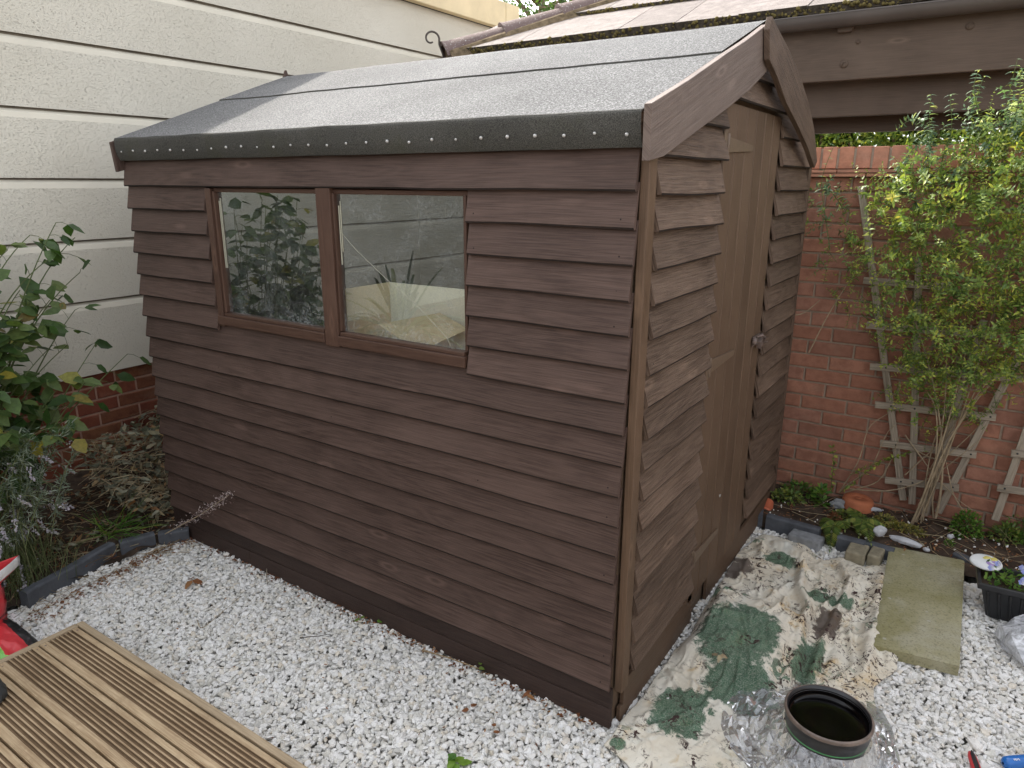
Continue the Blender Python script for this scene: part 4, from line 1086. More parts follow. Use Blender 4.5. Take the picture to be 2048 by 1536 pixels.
tub()
def mk_film(name, milk=.30, stain=True):
    n = NT(name); c = n.coord(); n.t.nodes.remove(n.b)
    tr = n.n('ShaderNodeBsdfTransparent'); tr.inputs['Color'].default_value = (.96, .97, .98, 1)
    gl = n.n('ShaderNodeBsdfGlossy'); gl.inputs['Roughness'].default_value = .09
    df = n.n('ShaderNodeBsdfDiffuse'); df.inputs['Color'].default_value = (.88, .90, .94, 1); tl = n.n('ShaderNodeBsdfTranslucent'); tl.inputs['Color'].default_value = (.84, .86, .90, 1)
    bp = n.t.nodes.new('ShaderNodeBump'); bp.inputs['Strength'].default_value = .45; bp.inputs['Distance'].default_value = .004
    h = n.n('ShaderNodeTexNoise', Vector=c, Scale=26., Detail=4., Roughness=.6, Distortion=1.2, noise_type='RIDGED_MULTIFRACTAL').outputs[0]
    n.link(h, bp.inputs['Height']); n.link(bp.outputs[0], gl.inputs['Normal'])
    a = n.t.nodes.new('ShaderNodeMixShader'); a.inputs[0].default_value = .18; n.link(df.outputs[0], a.inputs[1]); n.link(tl.outputs[0], a.inputs[2])
    m1 = n.t.nodes.new('ShaderNodeMixShader'); n.link(n.ramp(n.noise(c, 20., 4., .65, 1.5), [(.35, milk * .35), (.7, min(1, milk * 1.5))]), m1.inputs[0]); n.link(tr.outputs[0], m1.inputs[1]); n.link(a.outputs[0], m1.inputs[2])
    fr = n.n('ShaderNodeFresnel'); fr.inputs['IOR'].default_value = 1.5; n.link(bp.outputs[0], fr.inputs['Normal'])
    m2 = n.t.nodes.new('ShaderNodeMixShader'); n.link(n.math('MULTIPLY_ADD', fr.outputs[0], .55, .05, True), m2.inputs[0]); n.link(m1.outputs[0], m2.inputs[1]); n.link(gl.outputs[0], m2.inputs[2])
    last = m2
    if stain:
        sd_ = n.n('ShaderNodeBsdfDiffuse'); sd_.inputs['Color'].default_value = (.05, .028, .022, 1)
        f = n.math('MULTIPLY', n.ramp(n.noise(c, 42., 4., .7, 1.5), [(.655, 0.), (.68, .9)]), n.ramp(n.noise(c, 9., 3.), [(.45, 0.), (.60, 1.)]))
        m3 = n.t.nodes.new('ShaderNodeMixShader'); n.link(f, m3.inputs[0]); n.link(m2.outputs[0], m3.inputs[1]); n.link(sd_.outputs[0], m3.inputs[2]); last = m3
    n.link(last.outputs[0], n.out.inputs['Surface']); return n.mat
M['film'] = mk_film('clear_plastic_film', .40)
M['film2'] = mk_film('milky_plastic_film', .7, False)
def plastic_bag():
    # outline of the bag around the tub, world points read off the ground, then closed in front
    out = [hz(*p, .02)[:2] for p in ((1790, 1490), (1762, 1420), (1700, 1385), (1640, 1372), (1560, 1364), (1508, 1362), (1478, 1380), (1448, 1418), (1442, 1452), (1456, 1488), (1496, 1532))] + [np.array([.47, -.03]), np.array([.56, -.08]), np.array([.68, -.05]), np.array([.76, .08]), np.array([.785, .25])]
    out = np.array(out); d = out - TUB[:2]; ang = np.unwrap(np.arctan2(d[:, 1], d[:, 0])); rad = np.hypot(d[:, 0], d[:, 1])
    o_ = np.argsort(np.arctan2(d[:, 1], d[:, 0])); A = np.arctan2(d[:, 1], d[:, 0])[o_]; Rr = rad[o_]
    # crumpled film: coarse flat facets with sharp creases between them
    NA, NRr = 84, 17; th0 = np.linspace(-math.pi, math.pi, NA, endpoint=False); rin = .1215; P = np.zeros((NRr, NA, 3))
    for i in range(NRr):
        s = i / (NRr - 1); inner = 1. if 0 < i else 0.
        th = th0 + rng.normal(0, .020, NA) * inner; ro = np.interp(th, A, Rr, period=2 * math.pi)
        sr = np.clip(s + rng.normal(0, .014, NA) * (inner if i < NRr - 1 else .3), 0, 1.02)
        r = rin + (np.maximum(ro, rin + .03) - rin) * sr
        x = TUB[0] + r * np.cos(th); y = TUB[1] + r * np.sin(th)
        big = np.array([mnoise.noise(Vector((a_ * 9, b_ * 9, 3))) for a_, b_ in zip(x, y)]); mid = np.array([mnoise.noise(Vector((a_ * 24, b_ * 24, 5))) for a_, b_ in zip(x, y)])
        z = .140 * (1 - s) ** 3.4 + .030 * math.sin(math.pi * min(1, s)) ** .7 + (.034 * (.6 - 2.2 * np.abs(big)) + .020 * mid + rng.normal(0, .0048, NA)) * (s * (1 - s) * 4) ** .5
        P[i] = np.stack([x, y, np.maximum(z, .019 + .003 * rng.random(NA))], -1)
    k = np.exp(-((np.angle(np.exp(1j * (th0 - math.radians(205))))) / .22) ** 2)      # slips up over the rim on one side
    for i in range(3): P[i, :, 2] += (.170 - P[i, :, 2]) * k * (1 - i / 3) * .6
    P = np.concatenate([P, P[:, :1]], 1); b = MB(); F = []
    for i in range(NRr - 1):
        for j in range(NA):
            q = (i * (NA + 1) + j, i * (NA + 1) + j + 1, (i + 1) * (NA + 1) + j + 1, (i + 1) * (NA + 1) + j)
            F += [(q[0], q[1], q[2]), (q[0], q[2], q[3])] if (i + j + int(rng.integers(0, 2))) % 2 else [(q[0], q[1], q[3]), (q[1], q[2], q[3])]
    b.add(P.reshape(-1, 3), F, None, 0); o = b.build('plastic_bag', M['film']); put(o, (TUB[0], TUB[1], .02))
    tag(o, 'crumpled clear plastic bag wrapped round the open paint tub', 'plastic bag')
plastic_bag()

# ================================================================== slab, setts and stones
def slab():
    P = [(.600, 1.705), (.898, 1.750), (.912, .888), (.640, .850)]
    n = 26; rows = []
    for i in range(n):
        a = np.array(P[0]) + (np.array(P[1]) - P[0]) * i / (n - 1); c = np.array(P[3]) + (np.array(P[2]) - P[3]) * i / (n - 1)
        r = []
        for j in range(60):
            q = a + (c - a) * j / 59; e = min(i, n - 1 - i, j, 59 - j); r.append((q[0], q[1], .052 + .0012 * mnoise.noise(Vector((q[0] * 30, q[1] * 30, 0))) - (.004 if e == 0 else 0)))
        rows.append(r)
    b = MB(); b.grid(rows, 0, True, True)
    ring = [rows[0][j] for j in range(60)] + [rows[i][-1] for i in range(1, n)] + [rows[-1][j] for j in range(58, -1, -1)] + [rows[i][0] for i in range(n - 2, 0, -1)]
    m_ = len(ring); V = list(ring) + [(x, y, .008) for x, y, z in ring]
    b.add(V, [(i, (i + 1) % m_, m_ + (i + 1) % m_, m_ + i) for i in range(m_)], None, 0)
    b.add([(x, y, .008) for x, y, z in ring], [tuple(range(m_))[::-1]], None, 0)
    o = b.build('paving_slab', M['slab']); put(o, (.76, 1.3, .008)); tag(o, 'long greenish mossy concrete slab lying beside the dust sheet', 'paving slab')
def mk_slab():
    n = NT('mossy_concrete'); c = n.coord()
    col = n.mix(n.ramp(n.noise(c, 5., 5., .65), [(.35, 0.), (.65, 1.)]), (.27, .25, .125), (.37, .345, .22))
    col = n.mix(n.ramp(n.noise(c, 3., 4., .6, .5), [(.50, 0.), (.68, .8)]), col, (.42, .40, .31))
    col = n.mix(n.ramp(n.noise(c, 120., 4., .7), [(.50, 0.), (.70, .6)]), col, (.09, .085, .045))
    pv = n.vor(c, 9.); col = n.mix(n.ramp(pv, [(.045, .8), (.075, 0.)]), col, (.42, .40, .33))
    n.bump(n.noise(c, 180., 4., .7), .6, .004); return n.set(col, .9, .2)
M['slab'] = mk_slab(); slab()
def sett(c, size, a, label, mat='sett'):
    b = MB(); b.box((0, 0, size[2] / 2), size, None, 0)
    bm = bmesh.new(); o = b.build('stone_sett', M[mat], None, .008); o.location = c; o.rotation_euler = (0, 0, a); bm.free()
    tag(o, label, 'stone block', 'small stone blocks by the bed edge')
sett((.482, 1.575, .0), (.082, .120, .062), -.05, 'larger speckled brown sett next to the mossy slab')
sett((.558, 1.592, .0), (.055, .110, .060), -.08, 'smaller brown sett touching the mossy slab corner')
sett((.255, 1.600, -.005), (.15, .085, .055), -.12, 'flat grey stone block poking out above the dust sheet hem', 'greystone')
def stone(c, r, seed, label, mat, a=0., rough=.3, cat='stone', R=None):
    V, F = lump((0, 0, 0), r, seed, 3, rough, 1.4, rotz(a) if R is None else R)
    o = tri_mesh('stone', V, F, M[mat], None, False); o.location = c; tag(o, label, cat); return o
stone(hz(1760, 1062, .10), (.032, .016, .028), 3, 'upright pale blue-white heart shaped stone between ferns and slab', 'whitestone', .6, .2)
stone(hz(1812, 1083, .06), (.070, .022, .016), 8, 'long flat pale stone above the mossy slab', 'whitestone', -.15, .2)
stone(hz(1842, 1090, .055), (.014, .012, .011), 9, 'small tan pebble at the end of the long pale stone', 'sett', 0, .12)
stone(hz(1853, 1099, .055), (.016, .011, .010), 10, 'small oval white pebble above the mossy slab', 'whitestone', -.2, .12)
stone(hz(1675, 1008, .075), (.036, .028, .026), 4, 'jagged grey stone touching the terracotta pot base', 'greystone', .3, .45)
stone(hz(1746, 1018, .07), (.040, .012, .010), 6, 'flat pale grey stone in front of the terracotta pot base', 'whitestone', .35, .3)
stone(hz(1900, 1073, .06), (.013, .012, .012), 12, 'single white pebble on bare dark soil near the bright green dome plant', 'whitestone', 0, .15)
stone(hz(1950, 1489, .01), (.030, .016, .014), 14, 'large white chip standing out on the gravel above the red tool', 'gravel', -.9, .25)
c = hz(1715, 1003, .085); b = MB(); b.lathe([(0, .052), (.014, .052), (.016, .046), (.018, .052), (.050, .054), (.068, .050), (.074, .040), (.078, .0)], (0, 0, 0), 40, roty(.05))
o = b.build('upturned_pot', M['terracotta']); o.location = c + [0, 0.0, -.030]; tag(o, 'upturned terracotta pot base with a hole among weeds', 'flower pot')
b = MB(); b.lathe([(.0, .0), (.026, .001), (.030, .006), (.040, .060), (.046, .062), (.046, .074), (.042, .074), (.026, .012), (0, .010)], (0, 0, 0), 30, rotx(2.3) @ rotz(0))
o = b.build('small_pot', M['orangeclay']); o.location = hz(1536, 1000, .075) + [0.0, .0, .0]; tag(o, 'small orange pot tipped over at the shed corner', 'flower pot')

# ================================================================== planter with violas and a painted disc
def planter():
    t = thing('trough_planter', 'black plastic trough planter with small blue and white flowers', 'planter', (1.16, 1.50, 0))
    P0 = np.array([1.235, 1.452, 0]); R = rotz(.06)
    def ring(hx_, hy_, z): return [P0 + R @ np.array([a * hx_, b_ * hy_, z]) for a, b_ in ((-1, -1), (1, -1), (1, 1), (-1, 1))]
    L = [ring(.250, .062, .004), ring(.285, .085, .135), ring(.300, .098, .135), ring(.300, .098, .160), ring(.288, .086, .160), ring(.283, .082, .125)]
    b = MB(); V = [p for r in L for p in r]
    F = [(i * 4 + j, i * 4 + (j + 1) % 4, i * 4 + 4 + (j + 1) % 4, i * 4 + 4 + j) for i in range(5) for j in range(4)] + [(3, 2, 1, 0)]
    b.add(V, F, None, 0)
    for k in np.linspace(-.24, .24, 15):
        a = P0 + R @ np.array([k, -.0640, .012]); c_ = P0 + R @ np.array([k * 1.10, -.0845, .128]); b.tube([a, c_], .006, .006, 6)
    b.build('trough', [M['blackplastic']], t, .003)
    b = MB(); b.quad(*[p + np.array([0, 0, -.012]) for p in ring(.284, .082, .145)]); b.build('soil', [M['soil']], t)
    lv = Leaves()
    for _ in range(420):
        p = P0 + R @ np.array([rng.uniform(-.28, .28), rng.uniform(-.08, .08), .135]); q = rv(.5) + [0, -.2, 1.]; lv.add(p + np.array([0, 0, rng.uniform(0, .05)]), q * [1, 1, .6], [0, 0, 1], rng.uniform(.018, .032), rng.uniform(.010, .016), .3)
    lv.build('foliage', M['fresh'], t)
    for _ in range(26):
        p = P0 + R @ np.array([rng.uniform(-.27, .25), rng.uniform(-.10, .06), rng.uniform(.185, .21)]); fn = nrm([rng.uniform(-.5, .3), -1, .9])
        s = nrm(np.cross(fn, (0, 0, 1))); u = np.cross(s, fn)
        fl = Leaves()
        for a in np.linspace(0, 2 * math.pi, 5, endpoint=False): fl.add(p, math.cos(a) * s + math.sin(a) * u + fn * .15, fn, .013, .013, .05)
        fl.build('flower', M['petal'], t)
planter()
c = hz(1972, 1124, .185); b = MB(); b.lathe([(0, .004), (.050, .004), (.056, .002), (.058, -.003), (.054, -.006), (0, -.006)], (0, 0, 0), 40)
d1 = MB()
for k in range(9):
    a = rng.uniform(0, 6.3); p = np.array([.024 + .016 * math.cos(a), -.008 + .013 * math.sin(a), .0052]); d1.lathe([(0, .002), (.007, .0015), (.009, 0)], p, 12)
d2 = MB()
for k in range(8):
    p = np.array([.014 + rng.uniform(-.02, .02), .028 + rng.uniform(-.008, .008), .0052]); d2.lathe([(0, .002), (.006, .0015), (.008, 0)], p, 12)
t = thing('garden_disc', 'round pale disc with painted yellow and mauve flowers on the planter corner', 'plaque', c)
M['mauve'] = mk_plain('mauve_paint', (.42, .30, .58), .5); M['yellow'] = mk_plain('yellow_paint', (.62, .54, .16), .5); M['disc'] = mk_plain('pale_disc', (.72, .74, .74), .55, .4, .08, 20.)
for mb_, nm_, mt in ((b, 'disc', 'disc'), (d1, 'painted_flowers', 'mauve'), (d2, 'painted_leaves', 'yellow')):
    for i, v in enumerate(mb_.v): mb_.v[i] = tuple(np.array(v) @ rotx(.10).T + c)
    mb_.build(nm_, [M[mt]], t)
b = MB(); b.tube([c + [.02, .045, -.006], c + [.03, .045, .03], c + [-.03, .04, .032]], .002, .0015, 5); b.tube([c + [.03, .045, .03], c + [.06, .03, .036]], .002, .001, 5); b.build('wire', [M['straw']], t)

# ================================================================== things at the picture's lower corners
def film_heap():
    V, F = ico(3); V = V * [.135, .16, .070]
    k = np.array([1 + .30 * mnoise.noise(Vector(v * 14)) + rng.normal(0, .035) for v in V]); V = V * k[:, None]; V[:, 2] = np.maximum(V[:, 2], -.01)
    o = tri_mesh('plastic_sheet', V, F, M['film2'], None, False); o.location = hz(2046, 1290, .02) + [.055, .0, .012]; tag(o, 'bundle of milky plastic sheeting on the gravel below the planter', 'plastic sheet')
film_heap()
def red_tool():
    a = hz(1941, 1503, .018); d = nrm(hz(1952, 1536, .018) - a); s = np.cross((0, 0, 1), d)
    t = thing('hand_tool', 'red hand tool with a black grip strip on the gravel', 'tool', a)
    b = MB(); rows = []
    for i, (q, w) in enumerate(((0, .003), (.004, .008), (.02, .012), (.06, .014), (.12, .013))):
        rows.append([a + d * q + s * w * math.cos(e) + np.array([0, 0, w * .7 * math.sin(e)]) for e in np.linspace(0, 2 * math.pi, 15)])
    b.grid(rows, 0, True); b.build('handle', [M['redgrip']], t)
    b = MB(); rows = [[a + d * q + s * (w * k) + np.array([0, 0, .0092 + .0025 * (1 - abs(k))]) for k in np.linspace(-1, 1, 7)] for q, w in ((.006, .002), (.02, .006), (.06, .007), (.12, .006))]
    b.grid(rows, 0, True); b.build('grip', [M['blackp']], t)
red_tool()
def blue_tool():
    a = hz(2006, 1527, .022); d = nrm(hz(2048, 1523, .022) - a)
    t = thing('blue_handle', 'shiny blue rounded handle lying on the white gravel', 'tool', a)
    b = MB(); s = np.cross((0, 0, 1), d); rows = []
    for q, r in ((0, .004), (.003, .013), (.010, .0185), (.03, .0195), (.09, .019), (.16, .018)):
        rows.append([a + d * q + s * r * math.cos(e) + np.array([0, 0, r * math.sin(e)]) for e in np.linspace(0, 2 * math.pi, 21)])
    b.grid(rows, 0, True); b.build('handle', [M['blue']], t)
    b = MB()
    for i, (q, w) in enumerate(((.026, .002), (.031, .002), (.036, .0015), (.041, .003))):
        p = a + d * q - s * .0075 + np.array([0, 0, .0183]); b.box(p, (.0022, .007 if i % 2 else .005, .0012), rotz(math.atan2(d[1], d[0])))
    b.build('print', [M['white']], t)
blue_tool()
def boot_toe():
    a = np.array([-1.565, -1.075, .120])
    b = MB(); rows = []
    for z, k in ((.0, .94), (.006, 1.), (.022, 1.), (.030, .93), (.05, .84), (.066, .62), (.072, .2)):
        r = []
        for e in np.linspace(0, 2 * math.pi, 49):
            w = k * (1 + (.07 * (math.sin(e * 9) > .1)) * (z < .03)); r.append(a + np.array([-.055 + .055 * w * math.cos(e) - (.03 if math.cos(e) < 0 else 0), -.022 + .042 * w * math.sin(e), z]))
        rows.append(r)
    b.grid(rows, 0, True); o = b.build('rubber_foot', M['rubber']); put(o, a); tag(o, 'dark grey ribbed rubber foot standing on the deck edge', 'rubber foot')
boot_toe()

# ================================================================== compost bags
def pillow(u0, u1, v0, v1, n=40, puff=.07, seed=0):
    """rows of points of a stuffed bag lying flat, both faces"""
    P = np.zeros((n, n, 3))
    for i in range(n):
        for j in range(n):
            s, q = i / (n - 1), j / (n - 1); e = (min(s, 1 - s) * min(q, 1 - q) * 16)
            x = u0 + (u1 - u0) * s; y = v0 + (v1 - v0) * q
            wr = mnoise.fractal(Vector((s * 6 + seed, q * 14, seed)), 1, 2, 3); w2 = mnoise.fractal(Vector((s * 18 + seed, q * 30, seed)), 1, 2, 2)
            P[i, j] = (x + .006 * w2, y + .006 * wr, puff * min(1, e) ** .45 + .012 * wr + .004 * w2)
    return P
def bag_green():
    t = thing('compost_bag', 'red and green plastic bag with black lettered edge behind the deck', 'bag', (-2.02, -.98, 0))
    A = hz(76, 1256, .07); B = hz(20, 1222, .09)          # right edge of the bag as seen, and its far corner
    # local frame: e1 runs along the lettered edge (left-up to right-down in the picture), e2 towards the deck
    p_tl, p_tr = hz(16, 1232, .08), hz(80, 1283, .07)
    e1 = nrm((p_tr - p_tl) * [1, 1, 0]); e2 = np.array([e1[1], -e1[0], 0]); e2 = e2 if e2[1] < 0 else -e2
    O = p_tl * [1, 1, 0]; W = np.linalg.norm(p_tr - p_tl) * 1.05; H = .42
    P = pillow(-.16, W, -.02, H, 56, .055, 3); G = O + P[..., :1] * e1 + P[..., 1:2] * e2 + np.array([0, 0, 1]) * (P[..., 2:] + .03)
    mi = []
    b = MB(); n = G.shape[0]
    for i in range(n - 1):
        for j in range(n - 1):
            v = P[i, j, 1]; m_ = 2 if v < .022 else (0 if v < .095 + .01 * mnoise.noise(Vector((i * .3, 0, 0))) else 1)
            cu, cv = P[i, j, 0] - .015, v - .165
            if m_ == 1 and cu * cu + cv * cv < .052 ** 2: m_ = 3 if cu * cu + cv * cv > .030 ** 2 or (i + j) % 5 else 2
            b.add([G[i, j], G[i, j + 1], G[i + 1, j + 1], G[i + 1, j]], [(0, 3, 2, 1)], None, m_, True)
    me = b.build('bag_film', [M['red'], M['greenp'], M['blackp'], M['white']], t)
    bm = bmesh.new(); bm.from_mesh(me.data); bmesh.ops.remove_doubles(bm, verts=bm.verts[:], dist=1e-5); bm.to_mesh(me.data); bm.free()
    fl = O + e1 * W + e2 * .075
    b = MB(); b.add([fl + [0, 0, .07], fl + e1 * .035 + [0, 0, .062], fl + e1 * .035 + e2 * .055 + [0, 0, .055], fl + e2 * .06 + [0, 0, .065]], [(0, 1, 2, 3), (3, 2, 1, 0)], None, 0); b.build('label_flap', [M['white']], t)
    cv = bpy.data.curves.new('lettering', 'FONT'); cv.body = 'MULTI'; cv.size = .030; cv.extrude = .0008
    tx = bpy.data.objects.new('lettering', cv); COL.objects.link(tx)
    Rm = np.eye(4); Rm[:3, 0] = e1; Rm[:3, 1] = -e2; Rm[:3, 2] = (0, 0, 1); Rm[:3, 3] = O + e1 * .012 + e2 * .004 + np.array([0, 0, .088]); 
    bpy.context.view_layer.update()
    tx.matrix_world = Matrix(Rm.tolist()) @ Matrix.Rotation(math.radians(12), 4, 'X'); cv.materials.append(M['white'])
    bpy.context.view_layer.update(); me = bpy.data.meshes.new_from_object(tx.evaluated_get(bpy.context.evaluated_depsgraph_get())); mw = tx.matrix_world.copy()
    bpy.data.objects.remove(tx); tx = link('lettering', me, [], t); me.transform(mw)
bag_green()
def bag_red():
    t = thing('compost_bag', 'upright red and white plastic bag with barcode against the lavender', 'bag', (-2.2, -.92, 0))
    X0 = -2.15
    def pt(u, v, k=0.): return hx(u, v, X0 + k)
    top, n = [], 30
    right = [(38, 1110), (40, 1128), (28, 1140), (14, 1155), (7, 1163), (9, 1180), (12, 1205), (16, 1225), (14, 1240)]
    R_ = resample([pt(*p) for p in right], n); rows = []
    for i in range(n):
        r = []
        for j in range(24):
            s = j / 23; p = R_[i] + np.array([0, -.34 * s, 0]); w = mnoise.fractal(Vector((i * .22, s * 8, 5)), 1, 2, 3)
            p = p + np.array([.075 * math.sin(math.pi * min(1, s * 1.0)) + .016 * w, .0, .010 * w - .03 * s * (i < 6)]); r.append(p)
        rows.append(r)
    b = MB(); rows = np.array(rows)
    for i in range(n - 1):
        for j in range(23):
            m_ = 1 if i < 5 else (2 if 10 < i < 14 and j % 2 == 0 and j < 12 else (3 if i > 24 and i % 2 else 0))
            b.add([rows[i, j], rows[i, j + 1], rows[i + 1, j + 1], rows[i + 1, j]], [(0, 1, 2, 3)], None, m_, True)
    back = rows + np.array([-.10, 0, 0]) * np.sin(np.linspace(0, math.pi, 24))[None, :, None]
    for i in range(n - 1):
        for j in range(23): b.add([back[i, j], back[i + 1, j], back[i + 1, j + 1], back[i, j + 1]], [(0, 1, 2, 3)], None, 0, True)
    o = b.build('bag_film', [M['red'], M['white'], M['blackp'], M['darkred']], t)
    bm = bmesh.new(); bm.from_mesh(o.data); bmesh.ops.remove_doubles(bm, verts=bm.verts[:], dist=1e-5); bm.to_mesh(o.data); bm.free()
bag_red()

# ================================================================== trellises
def slat(b, p, q, w, th, off=0.):
    p, q = np.asarray(p, float), np.asarray(q, float); d = q - p; L = np.linalg.norm(d); d /= L
    nmv = np.array([0, -1., 0]); s = np.cross(nmv, d)
    Rm = np.stack([d, s, nmv], 1); b.box((p + q) / 2 + nmv * off, (L, w, th), Rm, 0, long=0)
TY = 2.105
def trellis(ups, bars, label, loc):
    t = thing('trellis', label, 'trellis', loc, 'fan trellises on the wall')
    for p, q in ups:
        b = MB(); slat(b, hy(*p, TY), hy(*q, TY), .032, .016, 0); b.build('upright', [M['oldwood']], t, .002)
    for k, (p, q) in enumerate(bars):
        b = MB(); slat(b, hy(*p, TY - .0175), hy(*q, TY - .0175), .033, .016, 0); cb = b.build('crossbar', [M['oldwood']], t, .002)
        for (a, c_) in ups:
            f = ((p[1] + q[1]) / 2 - a[1]) / (c_[1] - a[1])
            if 0 <= f <= 1:
                x = a[0] + (c_[0] - a[0]) * f
                if p[0] < x < q[0]:
                    v = p[1] + (q[1] - p[1]) * (x - p[0]) / (q[0] - p[0]); o = hy(x, v, TY - .0262); s = MB(); s.lathe([(0, .0012), (.004, .001), (.0048, 0)], o, 8, rotx(math.pi / 2)); s.build('nail', [M['blackp']], cb)
trellis([((1722, 372), (1806, 1000)), ((1838, 520), (1824, 1008)), ((1968, 640), (1848, 1030)), ((2075, 640), (1876, 1025))],
        [((1727, 561), (1905, 575)), ((1733, 650), (1990, 672)), ((1740, 733), (2046, 758)), ((1750, 809), (1992, 835)), ((1760, 886), (1953, 910)), ((1770, 960), (1918, 976))],
        'large weathered wooden fan trellis carrying the climber on the brick wall', hy(1830, 1000, TY))
trellis([((2110, 700), (1990, 1040)), ((2140, 780), (2062, 1048))], [((2022, 906), (2150, 920)), ((1994, 975), (2130, 995))], 'second weathered fan trellis, bare of leaves, behind the planter', hy(2000, 1035, TY))

# ================================================================== climber
def poly_px(poly, n):
    poly = np.array(poly, float); lo, hi = poly.min(0), poly.max(0); out = []
    while len(out) < n:
        p = rng.uniform(lo, hi)
        if in_poly(p[0], p[1], poly): out.append(p)
    return np.array(out)
def shoot(lv, sm, p, d, L, ll, gap, droop=.25, r=.0014, lw=.38, alt=None, stem=True):
    p = np.asarray(p, float).copy(); d = nrm(d); side = nrm(np.cross(d, rv())); n = max(3, int(L / gap)); pts = [p.copy()]
    for i in range(n):
        d = nrm(d + rv(.10) + np.array([0, 0, -droop * gap * 3])); p = p + d * gap; pts.append(p.copy())
        s = nrm(np.cross(d, rv())) if alt else side * (1 if i % 2 == 0 else 1)
        if i % 2: s = nrm(np.cross(d, s))
        k = ll * (1 - .55 * (i / n) ** 2) * rng.uniform(.75, 1.15)
        for sg in (1, -1):
            if rng.random() < .88:
                q = nrm(s * sg + d * .45 + np.array([0, 0, .05]) + rv(.18)); lv.add(p, q, nrm(d + rv(.35) + np.array([0, -.2, .5])), k, k * lw * rng.uniform(.85, 1.2), rng.uniform(.15, .55))
    lv.add(p, nrm(d + rv(.2)), rv(), ll * .5, ll * .2, .2)
    if stem: sm.tube(pts[::2] if len(pts) > 6 else pts, r, r * .5, 4, 0, False)
def climber():
    t = thing('climbing_shrub', 'yellow green small leaved climber sprawling over the large trellis with tall grey green shoots', 'climber', (.62, 2.02, .06))
    lv, top, sm = Leaves(), Leaves(), MB()
    mass = [(1680, 455), (1705, 395), (1770, 345), (1830, 310), (1880, 330), (1950, 270), (2048, 215), (2190, 200), (2200, 760), (2060, 740), (1990, 740), (1940, 770), (1890, 775), (1850, 770), (1810, 745), (1775, 690), (1750, 640), (1715, 600), (1690, 540)]
    for u, v in poly_px(mass, 1060):
        if rng.random() > min(1, max(.22, (u - 1640) / 230)): continue
        
        p = hy(u, v, rng.uniform(1.82, 2.10)); shoot(lv, sm, p, rv(.6) + [rng.uniform(-.5, .3), -.55, rng.uniform(-.3, .55)], rng.uniform(.08, .22), rng.uniform(.018, .031), .0135, .35)
    lower = [(1760, 690), (1860, 730), (1990, 690), (2048, 640), (2048, 800), (1930, 870), (1830, 850), (1775, 800)]
    for u, v in poly_px(lower, 80):
        p = hy(u, v, rng.uniform(1.95, 2.09)); shoot(lv, sm, p, rv(.6) + [0, -.4, -.2], rng.uniform(.06, .14), .024, .015)
    left = [(1612, 400), (1700, 370), (1720, 520), (1700, 640), (1660, 620), (1630, 520), (1600, 470)]
    for u, v in poly_px(left, 55):
        p = hy(u, v, rng.uniform(2.02, 2.12)); shoot(top if rng.random() < .3 else lv, sm, p, rv(.7) + [-.4, -.3, .1], rng.uniform(.05, .13), .019, .015)
    # tall shoots rising in front of the carport, px way points
    tall = [[(2000, 420), (2005, 300), (2012, 210), (2035, 118)], [(1900, 400), (1935, 300), (1950, 200), (1968, 152)], [(1850, 380), (1862, 300), (1858, 235), (1862, 190)], [(1862, 300), (1848, 245), (1828, 232), (1795, 258)],
            [(1780, 420), (1800, 340), (1830, 290), (1862, 270)], [(1990, 330), (1965, 260), (1945, 170), (1958, 140)], [(2060, 420), (2048, 330), (2045, 240), (2070, 180)], [(1910, 420), (1880, 330), (1905, 260), (1900, 190)],
            [(1660, 500), (1650, 430), (1640, 360), (1668, 290)], [(1690, 420), (1660, 380), (1640, 372), (1625, 380)], [(1960, 420), (1985, 350), (1975, 280), (1990, 250)], [(2080, 360), (2060, 300), (2035, 270), (2020, 200)], [(1840, 420), (1815, 380), (1790, 390), (1760, 400)], [(2030, 430), (2060, 380), (2090, 330), (2110, 250)]]
    for k, pl in enumerate(tall):
        W = resample([hy(u, v, 1.99 - .05 * (i + k % 3) * .4) for i, (u, v) in enumerate(pl)], 26 if k not in (3, 8, 9, 12) else 18); W = smooth(W, 4)
        for i in range(1, len(W)):
            d = nrm(W[i] - W[i - 1]); f = i / len(W); s = nrm(np.cross(d, rv()))
            for q in range(4 if k not in (8, 9) else 2):
                s = nrm(np.cross(d, rv())); ll = .042 * (1 - .45 * f) * rng.uniform(.75, 1.15); (top if rng.random() < .8 else lv).add(W[i], nrm(s + d * .35 + [0, 0, -.05]), nrm(d + [0, -.3, .3]), ll, ll * .36, rng.uniform(.3, .7))
            if i < len(W) - 4 and rng.random() < .28: shoot(top, sm, W[i], s + d * .6 + [0, -.2, .2], rng.uniform(.04, .10), .026, .014)
        sm.tube(W, .0024, .0010, 5, 0, False)
    # woody stems from the ground into the mass
    wood = MB()
    base = [(1838, 1030), (1850, 1010), (1828, 1040), (1868, 1020), (1845, 1025)]
    for k in range(11):
        a = hy(*base[k % 5], 2.03 + rng.uniform(-.02, .03)) + [rng.uniform(-.015, .015), 0, -.04]; e = hy(rng.uniform(1760, 2060), rng.uniform(560, 800), rng.uniform(1.98, 2.08)); mpt = hy(rng.uniform(1840, 1930), rng.uniform(820, 900), rng.uniform(1.93, 2.06))
        wood.tube(bez(a, mpt, e, 10), rng.uniform(.003, .0065), .002, 5, 0, False)
